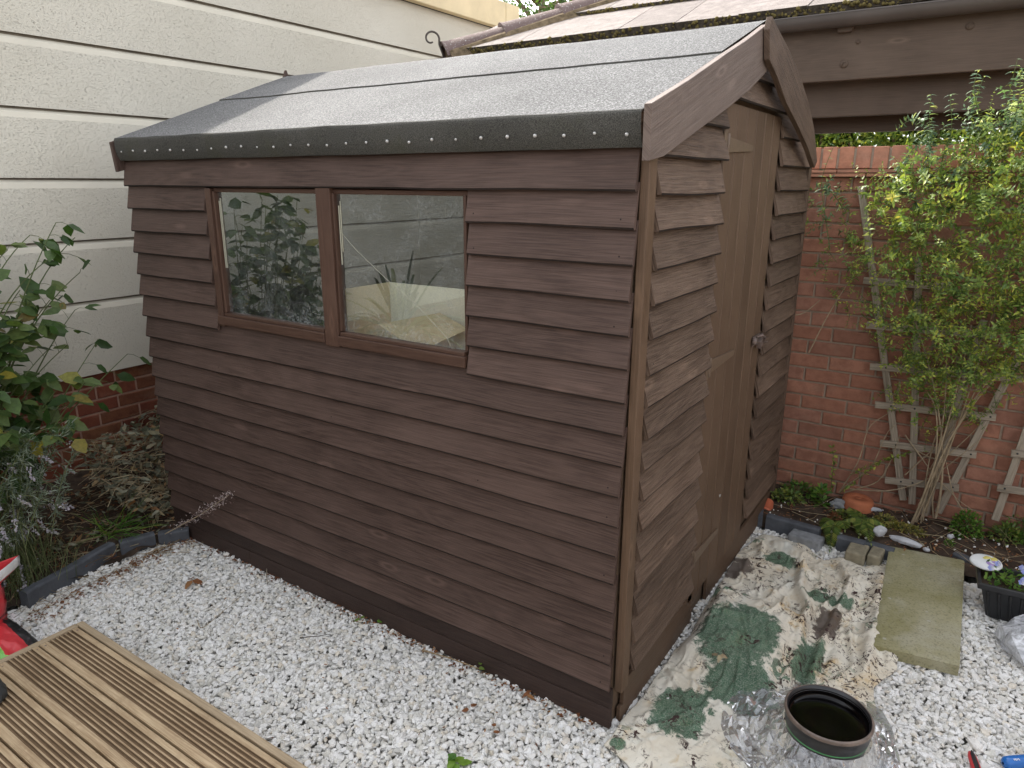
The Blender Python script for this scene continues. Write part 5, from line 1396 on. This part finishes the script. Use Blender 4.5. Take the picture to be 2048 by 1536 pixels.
    for pl in ([(1678, 985), (1720, 920), (1735, 850), (1775, 828)], [(1680, 980), (1745, 935), (1775, 860), (1790, 850)], [(1690, 985), (1760, 965), (1785, 915), (1800, 870)], [(1700, 978), (1780, 985), (1860, 960), (1960, 880)], [(1830, 900), (1880, 925), (1930, 880), (1960, 850)],
               [(1810, 950), (1870, 895), (1920, 850), (1960, 835)], [(1850, 960), (1880, 900), (1900, 860), (1930, 820)], [(1935, 1035), (1905, 990), (1895, 935), (1880, 880)], [(1810, 870), (1860, 940), (1920, 1005), (1945, 1020)], [(1618, 705), (1650, 640), (1680, 590), (1710, 545)], [(1545, 625), (1580, 632), (1608, 628), (1640, 600)]):
        W = smooth(resample([hy(u, v, 2.07 - .03 * (i % 2)) for i, (u, v) in enumerate(pl)], 16), 3); wood.tube(W, .0035, .0016, 5, 0, False)
    for pl in ([(1680, 985), (1720, 955), (1760, 925), (1800, 910)], [(1662, 990), (1664, 950), (1668, 920), (1664, 895)], [(1700, 950), (1745, 930), (1790, 915), (1815, 905)]):
        W = resample([hy(u, v, 2.03) for u, v in pl], 12)
        for i in range(1, 12):
            for _ in range(3): lv.add(W[i], rv() + [0, -.3, .3], rv(), .024, .011, .3)
        sm.tube(W, .0018, .001, 4, 0, False)
    lv.build('foliage', M['climber'], t); top.build('shoot_leaves', M['climbertop'], t); sm.build('young_stems', [M['greenstem']], t); wood.build('stems', [M['palestem']], t)
climber()

# ================================================================== rose bush at the left wall
def rose():
    t = thing('rose_bush', 'leggy shrub with broad dark green leaves in front of the cream wall', 'shrub', (-2.68, -.80, .05))
    lv, sm = Leaves(), MB(); B = np.array([-2.70, -.80, .05])
    def leafing(pts, ll, dens):
        pts = np.array(pts); n = len(pts)
        for i in range(2, n):
            d = nrm(pts[i] - pts[i - 1])
            if rng.random() > dens: continue
            s = nrm(np.cross(d, rv())); ax = nrm(s + d * .5 + [.15, 0, .1]); pl = rng.uniform(.03, .07); p = pts[i]; e = p + ax * pl + [0, 0, -.01]
            sm.tube([p, (p + e) / 2 + [0, 0, .006], e], .0012, .0009, 4, 0, False)
            k = rng.integers(1, 5); w = nrm(np.cross(ax, [0, 0, 1]))
            for q in range(k):
                sg = (-1) ** q; o = p + (e - p) * (1 - .28 * (q + 1) // 2 if q else 1); dd = ax if q == 0 else nrm(w * sg + ax * .4)
                L = ll * rng.uniform(.65, 1.15); lv.add(o, nrm(dd + [0, 0, -.35] + rv(.22)), nrm(np.array([.45, -.15, .8]) + rv(.35)), L, L * rng.uniform(.52, .68), rng.uniform(.1, .45))
    ends = [((112, 445), -2.55, 0), ((150, 475), -2.6, .2), ((160, 545), -2.55, .15), ((60, 470), -2.65, .2), ((15, 500), -2.6, .3), ((95, 520), -2.5, .2), ((150, 620), -2.7, 0), ((40, 580), -2.5, .1), ((255, 708), -2.55, -.1), ((190, 690), -2.6, -.1), ((170, 765), -2.5, -.15), ((120, 770), -2.6, -.1), ((60, 650), -2.5, 0), ((95, 700), -2.55, 0), ((20, 720), -2.5, 0), ((75, 770), -2.65, 0), ((135, 690), -2.6, 0), ((100, 600), -2.6, .1), ((30, 640), -2.55, 0), ((140, 800), -2.62, -.1), ((30, 800), -2.6, -.1), ((80, 830), -2.7, -.1)]
    for (u, v), x, bow in ends:
        e = hx(u, v, x); a = B + [rng.uniform(-.08, .08), rng.uniform(-.06, .12), 0]; mid = (a * .45 + e * .55) + [rng.uniform(-.1, .05), -.12, .12 + bow]
        pts = bez(a, mid, e, 22); sm.tube(pts, .006, .0016, 6, 0, False)
        leafing(pts[10:], .084, .62)
    for _ in range(58):                       # the part beyond the picture, seen mirrored in the panes
        e = np.array([rng.uniform(-3.0, -2.35), rng.uniform(-1.30, -.42), rng.uniform(.55, 1.62)]); a = B + rv(.06) * [1, 1, 0]
        if e[2] > 1.3 and e[1] > -.55: e[1] -= .25
        pts = bez(a, (a + e) / 2 + [0, rng.uniform(-.12, .12), .15], e, 20); sm.tube(pts, .006, .0016, 5, 0, False); leafing(pts[7:], .085, .85)
    lv.build('foliage', M['rose'], t); sm.build('stems', [M['greenstem']], t)
rose()

# ================================================================== lavender
def lavender():
    t = thing('lavender', 'straggly silver green lavender with pale flower heads in front of the brick plinth', 'lavender', (-2.50, -.72, .03))
    lv, st, fl = Leaves(), MB(), []
    def spike(p, d, n=22, L=.055):
        for i in range(n):
            s = i / n; o = p + d * L * s + rv(.006) * (1.2 - s); fl.append((o, rng.uniform(.0028, .0055)))
    tips = [(rng.uniform(-10, 150), rng.uniform(845, 1010)) for _ in range(34)] + [(rng.uniform(-10, 95), rng.uniform(1000, 1235)) for _ in range(36)]
    for k, (u, v) in enumerate(tips):
        x = rng.uniform(-2.52, -2.28); e = hx(u, v, x); a = np.array([-2.50 + rng.uniform(-.12, .10), -.74 + rng.uniform(-.16, .18), .03])
        h = max(e[2], .30) + rng.uniform(.1, .2); mid = np.array([(a[0] + e[0]) / 2, (a[1] + e[1]) / 2 + rng.uniform(-.05, .02), h * 1.1])
        pts = bez(a, mid, e, 14); st.tube(pts, .0017, .0011, 4, 0, False)
        d = nrm(np.array(pts[-1]) - pts[-2])
        if k % 2 == 0 or v > 1000:
            if rng.random() < .8: spike(e, d)
        for i in range(4, 13 if v < 1010 else 9):
            for _ in range(4 if v < 1010 else 2):
                q = np.array(pts[i]) + rv(.008); lv.add(q, nrm(rv() + d * .8 + [0, 0, .3]), rv(), rng.uniform(.022, .040), rng.uniform(.0030, .0048), rng.uniform(0, .3))
    for u, v in [(140, 852), (55, 865), (22, 880), (100, 905), (130, 950), (70, 950), (120, 1000), (40, 930), (150, 905), (88, 985), (15, 960), (110, 870)]:   # leafy silver sprigs
        e = hx(u, v, rng.uniform(-2.48, -2.32)); a = e + [rng.uniform(-.08, 0), rng.uniform(-.12, -.02), -.22]; pts = bez(a, (a + e) / 2 + [0, 0, .05], e, 12); st.tube(pts, .0022, .0014, 4, 0, False)
        for i in range(3, 12):
            for _ in range(7): lv.add(np.array(pts[i]) + rv(.005), nrm(rv() + (e - a) * 3.5), rv(), rng.uniform(.024, .045), rng.uniform(.0034, .0052), .15)
    for _ in range(260):                      # fine low grass-like growth round the foot
        a = np.array([rng.uniform(-2.62, -2.30), rng.uniform(-.98, -.50), .02]); st.tube(bez(a, a + [rng.uniform(-.03, .05), rng.uniform(-.03, .05), .14], a + [rng.uniform(-.08, .12), rng.uniform(-.08, .10), rng.uniform(.05, .26)], 6), .0013, .0006, 3, 0, False)
    lv.build('leaves', M['silver'], t); st.build('stems', [M['lavstem']], t)
    V, F = [], []; bv, bf = ico(1); o = 0
    for p, r in fl: V.append(bv * r * rng.uniform(.6, 1.3, 3) + p); F.append(bf + o); o += len(bv)
    tri_mesh('flower_heads', np.concatenate(V), np.concatenate(F), M['lilac'], t, True)
lavender()

# ================================================================== wilted cuttings, weeds and litter
def cuttings():
    lv, st = Leaves(), MB()
    reg = [(150, 890), (215, 870), (285, 830), (322, 805), (345, 1000), (330, 1030), (250, 1010), (190, 960)]
    P = poly_px(reg, 760)
    for u, v in P:
        # heap surface: march down the sight line to the soil plus heap height
        s = np.clip((1030 - v) / 200, 0, 1); x = -2.40 - .72 * s + rng.uniform(-.03, .03); p = hx(u, v, max(x, HX + .04))
        L = rng.uniform(.02, .058); lv.add(p, rv() * [1, 1, .45], nrm([0.25, -.25, 1.] + rv(.5)), L, L * rng.uniform(.25, .55), rng.uniform(-.4, .9))
    for u, v in poly_px(reg, 230):
        s = np.clip((1030 - v) / 200, 0, 1); p = hx(u, v, max(-2.40 - .72 * s + rng.uniform(-.02, .05), HX + .04)); d = nrm(rv() * [1, 1, .25]); L = rng.uniform(.05, .20)
        st.tube([p - d * L / 2, p + rv(.008) + [0, 0, .01], p + d * L / 2], rng.uniform(.0010, .0026), .0008, 4, 0, False)
    t = thing('wilted_cuttings', 'heap of wilted grey green cuttings and dry stalks between the plinth and the shed', 'cuttings', (-2.75, .15, .05)); kind(t, 'stuff')
    lv.build('wilted_leaves', M['dead'], t); st.build('dry_stalks', [M['straw']], t)
    # litter strewn on the left soil and on the gravel along edging and shed foot
    lv, st = Leaves(), MB()
    for _ in range(900):
        x, y = rng.uniform(-3.0, -2.32), rng.uniform(-.75, .05); L = rng.uniform(.008, .03); lv.add([x, y, left_soil(x, y) + rng.uniform(.012, .03)], rv() * [1, 1, .3], [0, 0, 1.], L, L * .35, rng.uniform(-.3, .5))
    for _ in range(520):
        s = rng.uniform(0, 1); x = -2.30 + .10 * (1 - s) + abs(rng.normal(0, .045)); y = -.80 + .80 * s + rng.normal(0, .03); L = rng.uniform(.006, .022); lv.add([x, y, rng.uniform(.006, .014)], rv() * [1, 1, .2], [0, 0, 1.], L, L * .4, .2)
    for _ in range(430):
        x = rng.uniform(-2.3, -.02); y = -.02 - abs(rng.normal(0, .022)); L = rng.uniform(.006, .020); lv.add([x, y, rng.uniform(.004, .012)], rv() * [1, 1, .2], [0, 0, 1.], L, L * .45, .2)
    for _ in range(120):
        x, y = rng.uniform(-2.2, .0), rng.uniform(-.72, -.05); L = rng.uniform(.005, .014); lv.add([x, y, .012], rv() * [1, 1, .2], [0, 0, 1.], L, L * .45, .2)
    for _ in range(190):
        x, y = rng.uniform(-3.0, -2.33), rng.uniform(-.8, .05); p = np.array([x, y, left_soil(x, y) + .03]); d = nrm(rv() * [1, 1, .15]); L = rng.uniform(.04, .16); st.tube([p - d * L / 2, p + rv(.008), p + d * L / 2], rng.uniform(.0009, .0022), .0008, 4, 0, False)
    for _ in range(70):
        s = rng.uniform(0, 1); p = np.array([-2.28 + abs(rng.normal(0, .08)), -.8 + .8 * s, .014]); d = nrm(rv() * [1, 1, .1]); L = rng.uniform(.03, .12); st.tube([p - d * L / 2, p + rv(.006), p + d * L / 2], .0012, .0007, 4, 0, False)
    t = thing('leaf_litter', 'brown leaf litter and fine debris on soil and along the shed foot', 'leaf litter', (-2.3, -.3, .01)); kind(t, 'stuff')
    lv.build('brown_bits', M['rust'], t); st.build('bits_of_stalk', [M['straw']], t); lv = Leaves()
    for _ in range(260):
        x, y = rng.uniform(-3.0, -2.36), rng.uniform(-.7, .05); L = rng.uniform(.02, .05); lv.add([x, y, left_soil(x, y) + rng.uniform(.015, .04)], rv() * [1, 1, .35], [0.2, -.2, 1.], L, L * .4, rng.uniform(-.3, .8))
    lv.build('wilted_scraps', M['dead'], t)
cuttings()
def twig(px, r, label, z=.016, mat='straw'):
    W = smooth(resample([hz(u, v, z + (.006 if i % 2 else 0)) for i, (u, v) in enumerate(px)], 14), 2); b = MB(); b.tube(W, r, r * .6, 5)
    o = b.build('twig', [M[mat]]); put(o, W[0]); tag(o, label, 'twig', 'twigs on the gravel')
twig([(395, 1240), (400, 1262), (455, 1215), (482, 1192)], .0016, 'thin bent brown twig lying on the open gravel')
twig([(845, 1300), (905, 1318), (960, 1338)], .0032, 'pale stick lying along the foot of the shed')
twig([(575, 1113), (620, 1140), (650, 1160)], .0016, 'thin pale stalk leaning out from the shed foot', .04)
twig([(290, 1108), (340, 1090), (362, 1078)], .0028, 'dark brown stick in front of the grey edging')
twig([(275, 1108), (320, 1106), (380, 1105)], .0016, 'thin straw stalk lying beside the dark brown stick')
twig([(410, 1045), (470, 1065), (540, 1105)], .0018, 'long straw stalk near the far shed corner', .02)
twig([(200, 1110), (213, 1090), (212, 1070)], .0016, 'dry curled stalk hanging over the long grey edging', .05)
twig([(600, 1275), (640, 1272), (655, 1268)], .0022, 'dark short twig on the gravel in front of the window wall', .016, 'iron')
twig([(534, 1128), (533, 1150), (535, 1168)], .003, 'short grey twig end near the shed foot', .018, 'oldwood')
def big_leaf(px, L, label, mat, a, curl=.3, n=1, cat='dead leaf', z=.02):
    lv = Leaves(); c = hz(*px, z)
    for k in range(n): lv.add(c + rv(.006) * (n > 1), [math.cos(a + k * 2.2), math.sin(a + k * 2.2), .15], [0, -.2, 1], L * rng.uniform(.8, 1.1), L * .6, curl)
    o = lv.build('fallen_leaf' if cat == 'dead leaf' else 'weed', M[mat]); put(o, c); tag(o, label, cat)
big_leaf((388, 1160), .050, 'curled rusty dead leaf alone on the gravel', 'rust', .5, .7, 3)
big_leaf((940, 1412), .030, 'small dark red leaf on the gravel below the shed', 'rust', 1.5, .5, 2)
big_leaf((1058, 1385), .028, 'crumpled red brown leaf against the shed foot', 'rust', 2.0, .6, 3)
big_leaf((962, 1337), .026, 'yellowed leaf at the end of the pale stick', 'fern', .2, .3, 2)
big_leaf((757, 1238), .030, 'green leaf lying against the shed foot', 'fresh', .4, .3, 2)
big_leaf((722, 1240), .028, 'pale green leaf on the gravel beside the shed foot', 'fern', 2.2, .3, 2)
big_leaf((992, 1462), .022, 'reddish leaf scrap near the bottom of the gravel', 'rust', .9, .5, 2)
big_leaf((1440, 1312), .030, 'dry tan leaf on the green paint of the dust sheet', 'straw', .3, .6, 3, z=.10)
big_leaf((912, 1528), .040, 'small green weed growing in the gravel at the bottom edge', 'fresh', .6, .3, 7, 'weed')
def sprig():
    t = thing('flower_sprig', 'dried grey pink flower sprig leaning over the edging to the shed', 'sprig', hz(338, 1062, .08))
    W = resample([hz(330, 1068, .09), hy(400, 1030, -.085), hy(458, 990, -.06)], 18); b = MB(); b.tube(W, .003, .0015, 5); b.build('stalk', [M['palestem']], t)
    lv = Leaves()
    for i in range(3, 18):
        for _ in range(26): lv.add(W[i] + rv(.012), rv(), rv(), rng.uniform(.006, .016), .0035, .2)
    kind(lv.build('seed_heads', M['drypink'], t), 'stuff')
M['drypink'] = mk_leaf('faded_flower', [(0, (.16, .11, .10)), (.5, (.33, .26, .25)), (1, (.50, .44, .42))], .9, .1)
sprig()
def blades(name, label, cat, base, n, L, mat, spread=.05, lean=(0, 0, 1), w=.005, group=None):
    lv = Leaves(); base = np.asarray(base, float)
    for _ in range(n): lv.add(base + rv(spread) * [1, 1, .1], nrm(np.asarray(lean) + rv(.55) * [1, 1, .4]), nrm(rv() + [0, 0, .5]), L * rng.uniform(.5, 1.2), w, rng.uniform(.2, 1.))
    o = lv.build(name, M[mat]); put(o, base); tag(o, label, cat, group); return o
blades('grass_tuft', 'green grass blades sprawling over the grey edging', 'grass tuft', hz(235, 1062, .06), 60, .16, 'fresh', .030, (.4, .1, .45), .0045)
blades('grass_tuft', 'blue green grass tuft behind the edging near the shed', 'grass tuft', hz(255, 1010, .06), 70, .09, 'silver', .05, (.2, 0, .5), .004)
b = MB(); W = [hz(140, 1088, .05), hz(180, 1078, .055), hz(222, 1066, .06)]; b.tube(W, .0085, .004, 7); b.tube([W[2], hz(240, 1045, .09)], .003, .002, 5); o = b.build('cut_stem', [M['straw']]); put(o, W[0]); tag(o, 'thick pale cut stem lying on soil behind the long edging', 'stem')
# broad young leaves by the far shed corner
blades('wilted_plant', 'dull grey green wilted plant against the plinth by the shed edge', 'plant', hx(312, 855, -2.55), 34, .075, 'dead', .035, (0, 0, -.4), .026)

def mound(name, label, cat, c, r, n, ll, mat, lw=.5, group=None):
    lv, st = Leaves(), MB(); c = np.asarray(c, float); r = np.asarray(r) * np.ones(3)
    for _ in range(n):
        d = nrm(rv() * [1, 1, .8] + [0, 0, .35]); d[2] = abs(d[2]); k = rng.uniform(.45, 1.) ** .5; p = c + d * r * k
        lv.add(p, nrm(d + rv(.5)), nrm([0, 0, 1.] + rv(.4)), ll * rng.uniform(.6, 1.2), ll * lw, .3)
    for _ in range(18):
        d = nrm(rv() * [1, 1, .8] + [0, 0, .5]); d[2] = abs(d[2]); st.tube([c - [0, 0, .01], c + d * r * .5 + [0, 0, .01], c + d * r * .95], .0018, .001, 4, 0, False)
    t = thing(name, label, cat, c, group); lv.build('foliage', M[mat], t); st.build('stems', [M['greenstem']], t); return t
mound('small_shrub', 'bright green dome shaped plant at the foot of the wall between the trellises', 'plant', hz(1930, 1068, .05), (.070, .065, .125), 620, .017, 'fresh')
mound('small_shrub', 'bright green leafy plant behind the planter flowers', 'plant', hz(2040, 1075, .05), (.085, .07, .115), 520, .017, 'fresh')
mound('low_plant', 'loose dull green plant between the bright dome and the planter', 'plant', hz(2010, 1078, .05), (.07, .06, .07), 200, .022, 'fern')
mound('low_plant', 'tiny lime green seedling on the dark soil', 'plant', hz(1899, 1088, .05), (.018, .018, .022), 60, .013, 'fresh')
mound('low_plant', 'yellow green mossy mound behind the heart shaped stone', 'plant', hz(1810, 1062, .05), (.10, .04, .035), 420, .014, 'yellowgreen')
mound('low_plant', 'yellow tinged low mound between the large fern and the mossy mound', 'plant', hz(1770, 1042, .05), (.05, .04, .03), 200, .014, 'yellowgreen')
mound('low_plant', 'rusty red dried plant above the fern frond', 'plant', hz(1668, 1042, .06), (.030, .022, .042), 170, .016, 'rust')
mound('nettle', 'upright fresh green weed behind the ribbed edging piece', 'weed', hz(1640, 1010, .05), (.028, .025, .115), 60, .036, 'fresh', .5)
mound('low_plant', 'tangle of small green weeds beside the orange pot', 'plant', hz(1575, 1000, .05), (.085, .045, .055), 240, .024, 'fern')
mound('low_plant', 'thin weeds with pale stalks by the shed end trim', 'plant', hz(1600, 985, .05), (.10, .04, .06), 170, .024, 'fresh')
mound('low_plant', 'dark leafy patch on soil around the terracotta pot base', 'plant', hz(1700, 1035, .05), (.09, .04, .025), 240, .018, 'fern')
def fern(label, fronds):
    t = thing('fern', label, 'fern', fronds[0][0], 'ferns at the bed edge'); lv, st = Leaves(), MB()
    for a, m_, e in fronds:
        W = bez(a, m_, e, 22); st.tube(W, .0016, .0008, 4, 0, False)
        for i in range(3, 22):
            d = nrm(np.array(W[i]) - W[i - 1]); s = nrm(np.cross(d, [0, 0, 1.])); f = i / 21; L = .052 * math.sin(math.pi * min(1, .22 + .78 * f)) ** .7 * (1 - .2 * f)
            for sg in (1, -1): lv.add(W[i], nrm(s * sg + d * .45 + [0, 0, -.1]), [0, 0, 1.], L, .0095, .25)
        lv.add(W[-1], d, [0, 0, 1.], .02, .006, .2)
    lv.build('fronds', M['fern'], t); st.build('stalks', [M['greenstem']], t)
A_ = np.array
r0 = hz(1668, 1045, .08); fern('drooping fern frond hanging over the edging onto the gravel', [(r0, hz(1665, 1050, .12), hz(1660, 1098, .02)), (r0, hz(1690, 1035, .13), hz(1690, 1058, .09)), (r0, hz(1660, 1030, .12), hz(1640, 1058, .07))])
r1 = hz(1725, 1040, .08); fern('larger fern with several fronds spreading above the middle edging', [(r1, hz(1715, 1030, .13), hz(1690, 1040, .09)), (r1, hz(1735, 1040, .14), hz(1742, 1085, .07)), (r1, hz(1725, 1035, .14), hz(1718, 1072, .07)), (r1, hz(1745, 1030, .13), hz(1770, 1052, .08)), (r1, hz(1710, 1020, .12), hz(1700, 1015, .1))])
def bed_litter():
    lv, st, w = Leaves(), MB(), []
    for _ in range(700):
        x, y = rng.uniform(-.05, 1.5), rng.uniform(1.68, 2.13); L = rng.uniform(.008, .022); lv.add([x, y, .05 + rng.uniform(.0, .02)], rv() * [1, 1, .3], [0, 0, 1.], L, L * .4, .3)
    for _ in range(60):
        p = np.array([rng.uniform(-.05, 1.4), rng.uniform(1.72, 2.12), .075]); d = nrm(rv() * [1, 1, .15]); L = rng.uniform(.06, .25); st.tube([p - d * L / 2, p + rv(.01), p + d * L / 2], .0014, .0008, 4, 0, False)
    t = thing('bed_litter', 'dead leaves and thin stalks strewn on the soil below the trellis', 'leaf litter', (.7, 1.9, .05)); kind(t, 'stuff')
    lv.build('brown_bits', M['rust'], t); st.build('stalks', [M['straw']], t)
    n = 130; X = rng.uniform(.0, 1.5, n); Y = rng.uniform(1.69, 2.1, n); kind(scatter_stones('soil_stones', X, Y, np.full(n, .055), rng.uniform(.003, .008, n), M['gravel']), 'stuff')
bed_litter()

# ================================================================== spiky plant in a pot left of the deck (mirrored in the right pane)
def cordyline():
    c = np.array([-2.25, -1.52, 0]); t = thing('spiky_plant', 'spiky long leaved plant in a dark pot, mirrored in the cracked window pane', 'plant', c)
    b = MB(); b.lathe([(0, .012), (.13, .014), (.14, .03), (.175, .33), (.19, .335), (.19, .37), (.175, .372), (.165, .33), (0, .325)], c, 32); b.build('pot', [M['blackplastic']], t)
    b = MB(); b.tube([c + [0, 0, .31], c + [.01, .01, .55], c + [0, 0, .74]], .03, .025, 8); b.build('stem', [M['bark']], t)
    b = MB(); top = c + [0, 0, .74]
    for k in range(44):
        a = rng.uniform(0, 6.283); el = rng.uniform(.0, 1.4); L = rng.uniform(.34, .56); d = np.array([math.cos(a) * math.cos(el), math.sin(a) * math.cos(el), math.sin(el)]); s = nrm(np.cross(d, [0, 0, 1.01])); W = bez(top, top + d * L * .55 + [0, 0, .05], top + d * L + [0, 0, -.16 * math.cos(el) ** 2], 10)
        rows = []
        for i, p in enumerate(W): w = .016 * math.sin(math.pi * (.12 + .88 * (1 - i / 9))) ** .8 + .0006; rows.append([p - s * w, p + [0, 0, -.004], p + s * w])
        b.grid(rows, 0, True)
    b.build('leaves', [M['sword']], t)
cordyline()

# ================================================================== hedge beyond the carport and tree behind the house
def hedge():
    t = thing('hedge', 'sunlit green and yellow hedge glimpsed between the coping and the carport beams', 'hedge', (.2, 7.6, 0)); lv = Leaves()
    for _ in range(26000):
        p = np.array([rng.uniform(-2.6, 3.6), 7.6 + rng.normal(0, .22), rng.uniform(1.4, 2.9)]); lv.add(p, rv() + [0, -.4, .2], [0, 0, 1.] + rv(.5), rng.uniform(.04, .085), rng.uniform(.022, .04), .3)
    lv.build('foliage', M['climber'], t); lv = Leaves()
    for _ in range(6000): lv.add(np.array([rng.uniform(-2.6, 3.6), 7.9 + rng.normal(0, .10), rng.uniform(1.2, 3.0)]), rv(), [0, -1., .2] + rv(.3), rng.uniform(.10, .16), .09, .2)
    lv.build('inner_foliage', M['darktree'], t)
    b = MB()
    for x in np.linspace(-2.4, 3.4, 14): b.tube([(x, 7.6, -.03), (x + rng.uniform(-.1, .1), 7.6, 1.2), (x + rng.uniform(-.2, .2), 7.6, 2.5)], .03, .012, 6)
    b.build('stems', [M['bark']], t)
hedge()
def tree():
    c = np.array([-6.6, 10.2, 0]); t = thing('garden_tree', 'dark leafy tree top showing behind the end of the stone coping', 'tree', c); lv, b = Leaves(), MB()
    b.tube([c + [0, 0, -.03], c + [.05, 0, 1.6], c + [-.05, .05, 3.2], c + [.1, 0, 5.2]], .16, .05, 9)
    for k in range(22):
        h = rng.uniform(2.2, 4.8); a = rng.uniform(0, 6.28); L = rng.uniform(.8, 1.9); p = c + [0, 0, h]; e = p + np.array([math.cos(a) * L, math.sin(a) * L, rng.uniform(.3, 1.1)]); b.tube(bez(p, (p + e) / 2 + [0, 0, .15], e, 6), .05, .012, 6)
        for _ in range(16):
            q = p + (e - p) * rng.uniform(.35, 1.1) + rv(.22)
            for _ in range(30): lv.add(q + rv(.13), rv() + [0, 0, -.2], rv() + [0, 0, .8], rng.uniform(.05, .10), rng.uniform(.03, .05), .3)
    lv.build('crown', M['darktree'], t); b.build('trunk', [M['bark']], t)
tree()

# ================================================================== unseen boarded fence added behind the viewpoint so light falls more from above
M['fence'] = stained_wood('grey_brown_fence_boards', (.10, .075, .055), (.19, .15, .115), .8, var=.25)
def added_fence(p, q, label):
    p, q = np.array(p, float), np.array(q, float); L = np.linalg.norm(q - p); d = (q - p) / L; ang = math.atan2(d[1], d[0]); R = rotz(ang)
    t = thing('added_fence', label, 'fence', (p + q) / 2, 'unseen fences added to shape the light')
    n = int(L / 1.83) + 1
    for i in range(n):
        b = MB(); a0, a1 = L * i / n + .05, L * (i + 1) / n - .05; x = a0
        while x < a1 - .02: w = min(.142, a1 - x); b.box(p + d * (x + w / 2) + np.array([0, 0, 1.05 + random.uniform(-.006, .006)]), (w - .004, .018, 2.08), R, 0, long=2); x += .142
        for z in (.35, 1.1, 1.85): b.box(p + d * (a0 + a1) / 2 + R @ np.array([0, .029, z]), (a1 - a0, .038, .07), R, 0, long=0)
        b.build('panel', [M['fence']], t)
    for i in range(n + 1): b = MB(); b.box(p + d * L * i / n + np.array([0, 0, 1.06]), (.095, .095, 2.17), R, 0, long=2); b.build('post', [M['fence']], t)
added_fence((-3.1, -4.9, 0), (4.3, -4.9, 0), 'unseen boarded fence added to block low sky light, facing the window wall')
added_fence((4.4, -4.8, 0), (4.4, 2.1, 0), 'unseen boarded fence added to block low sky light, facing the shed door')
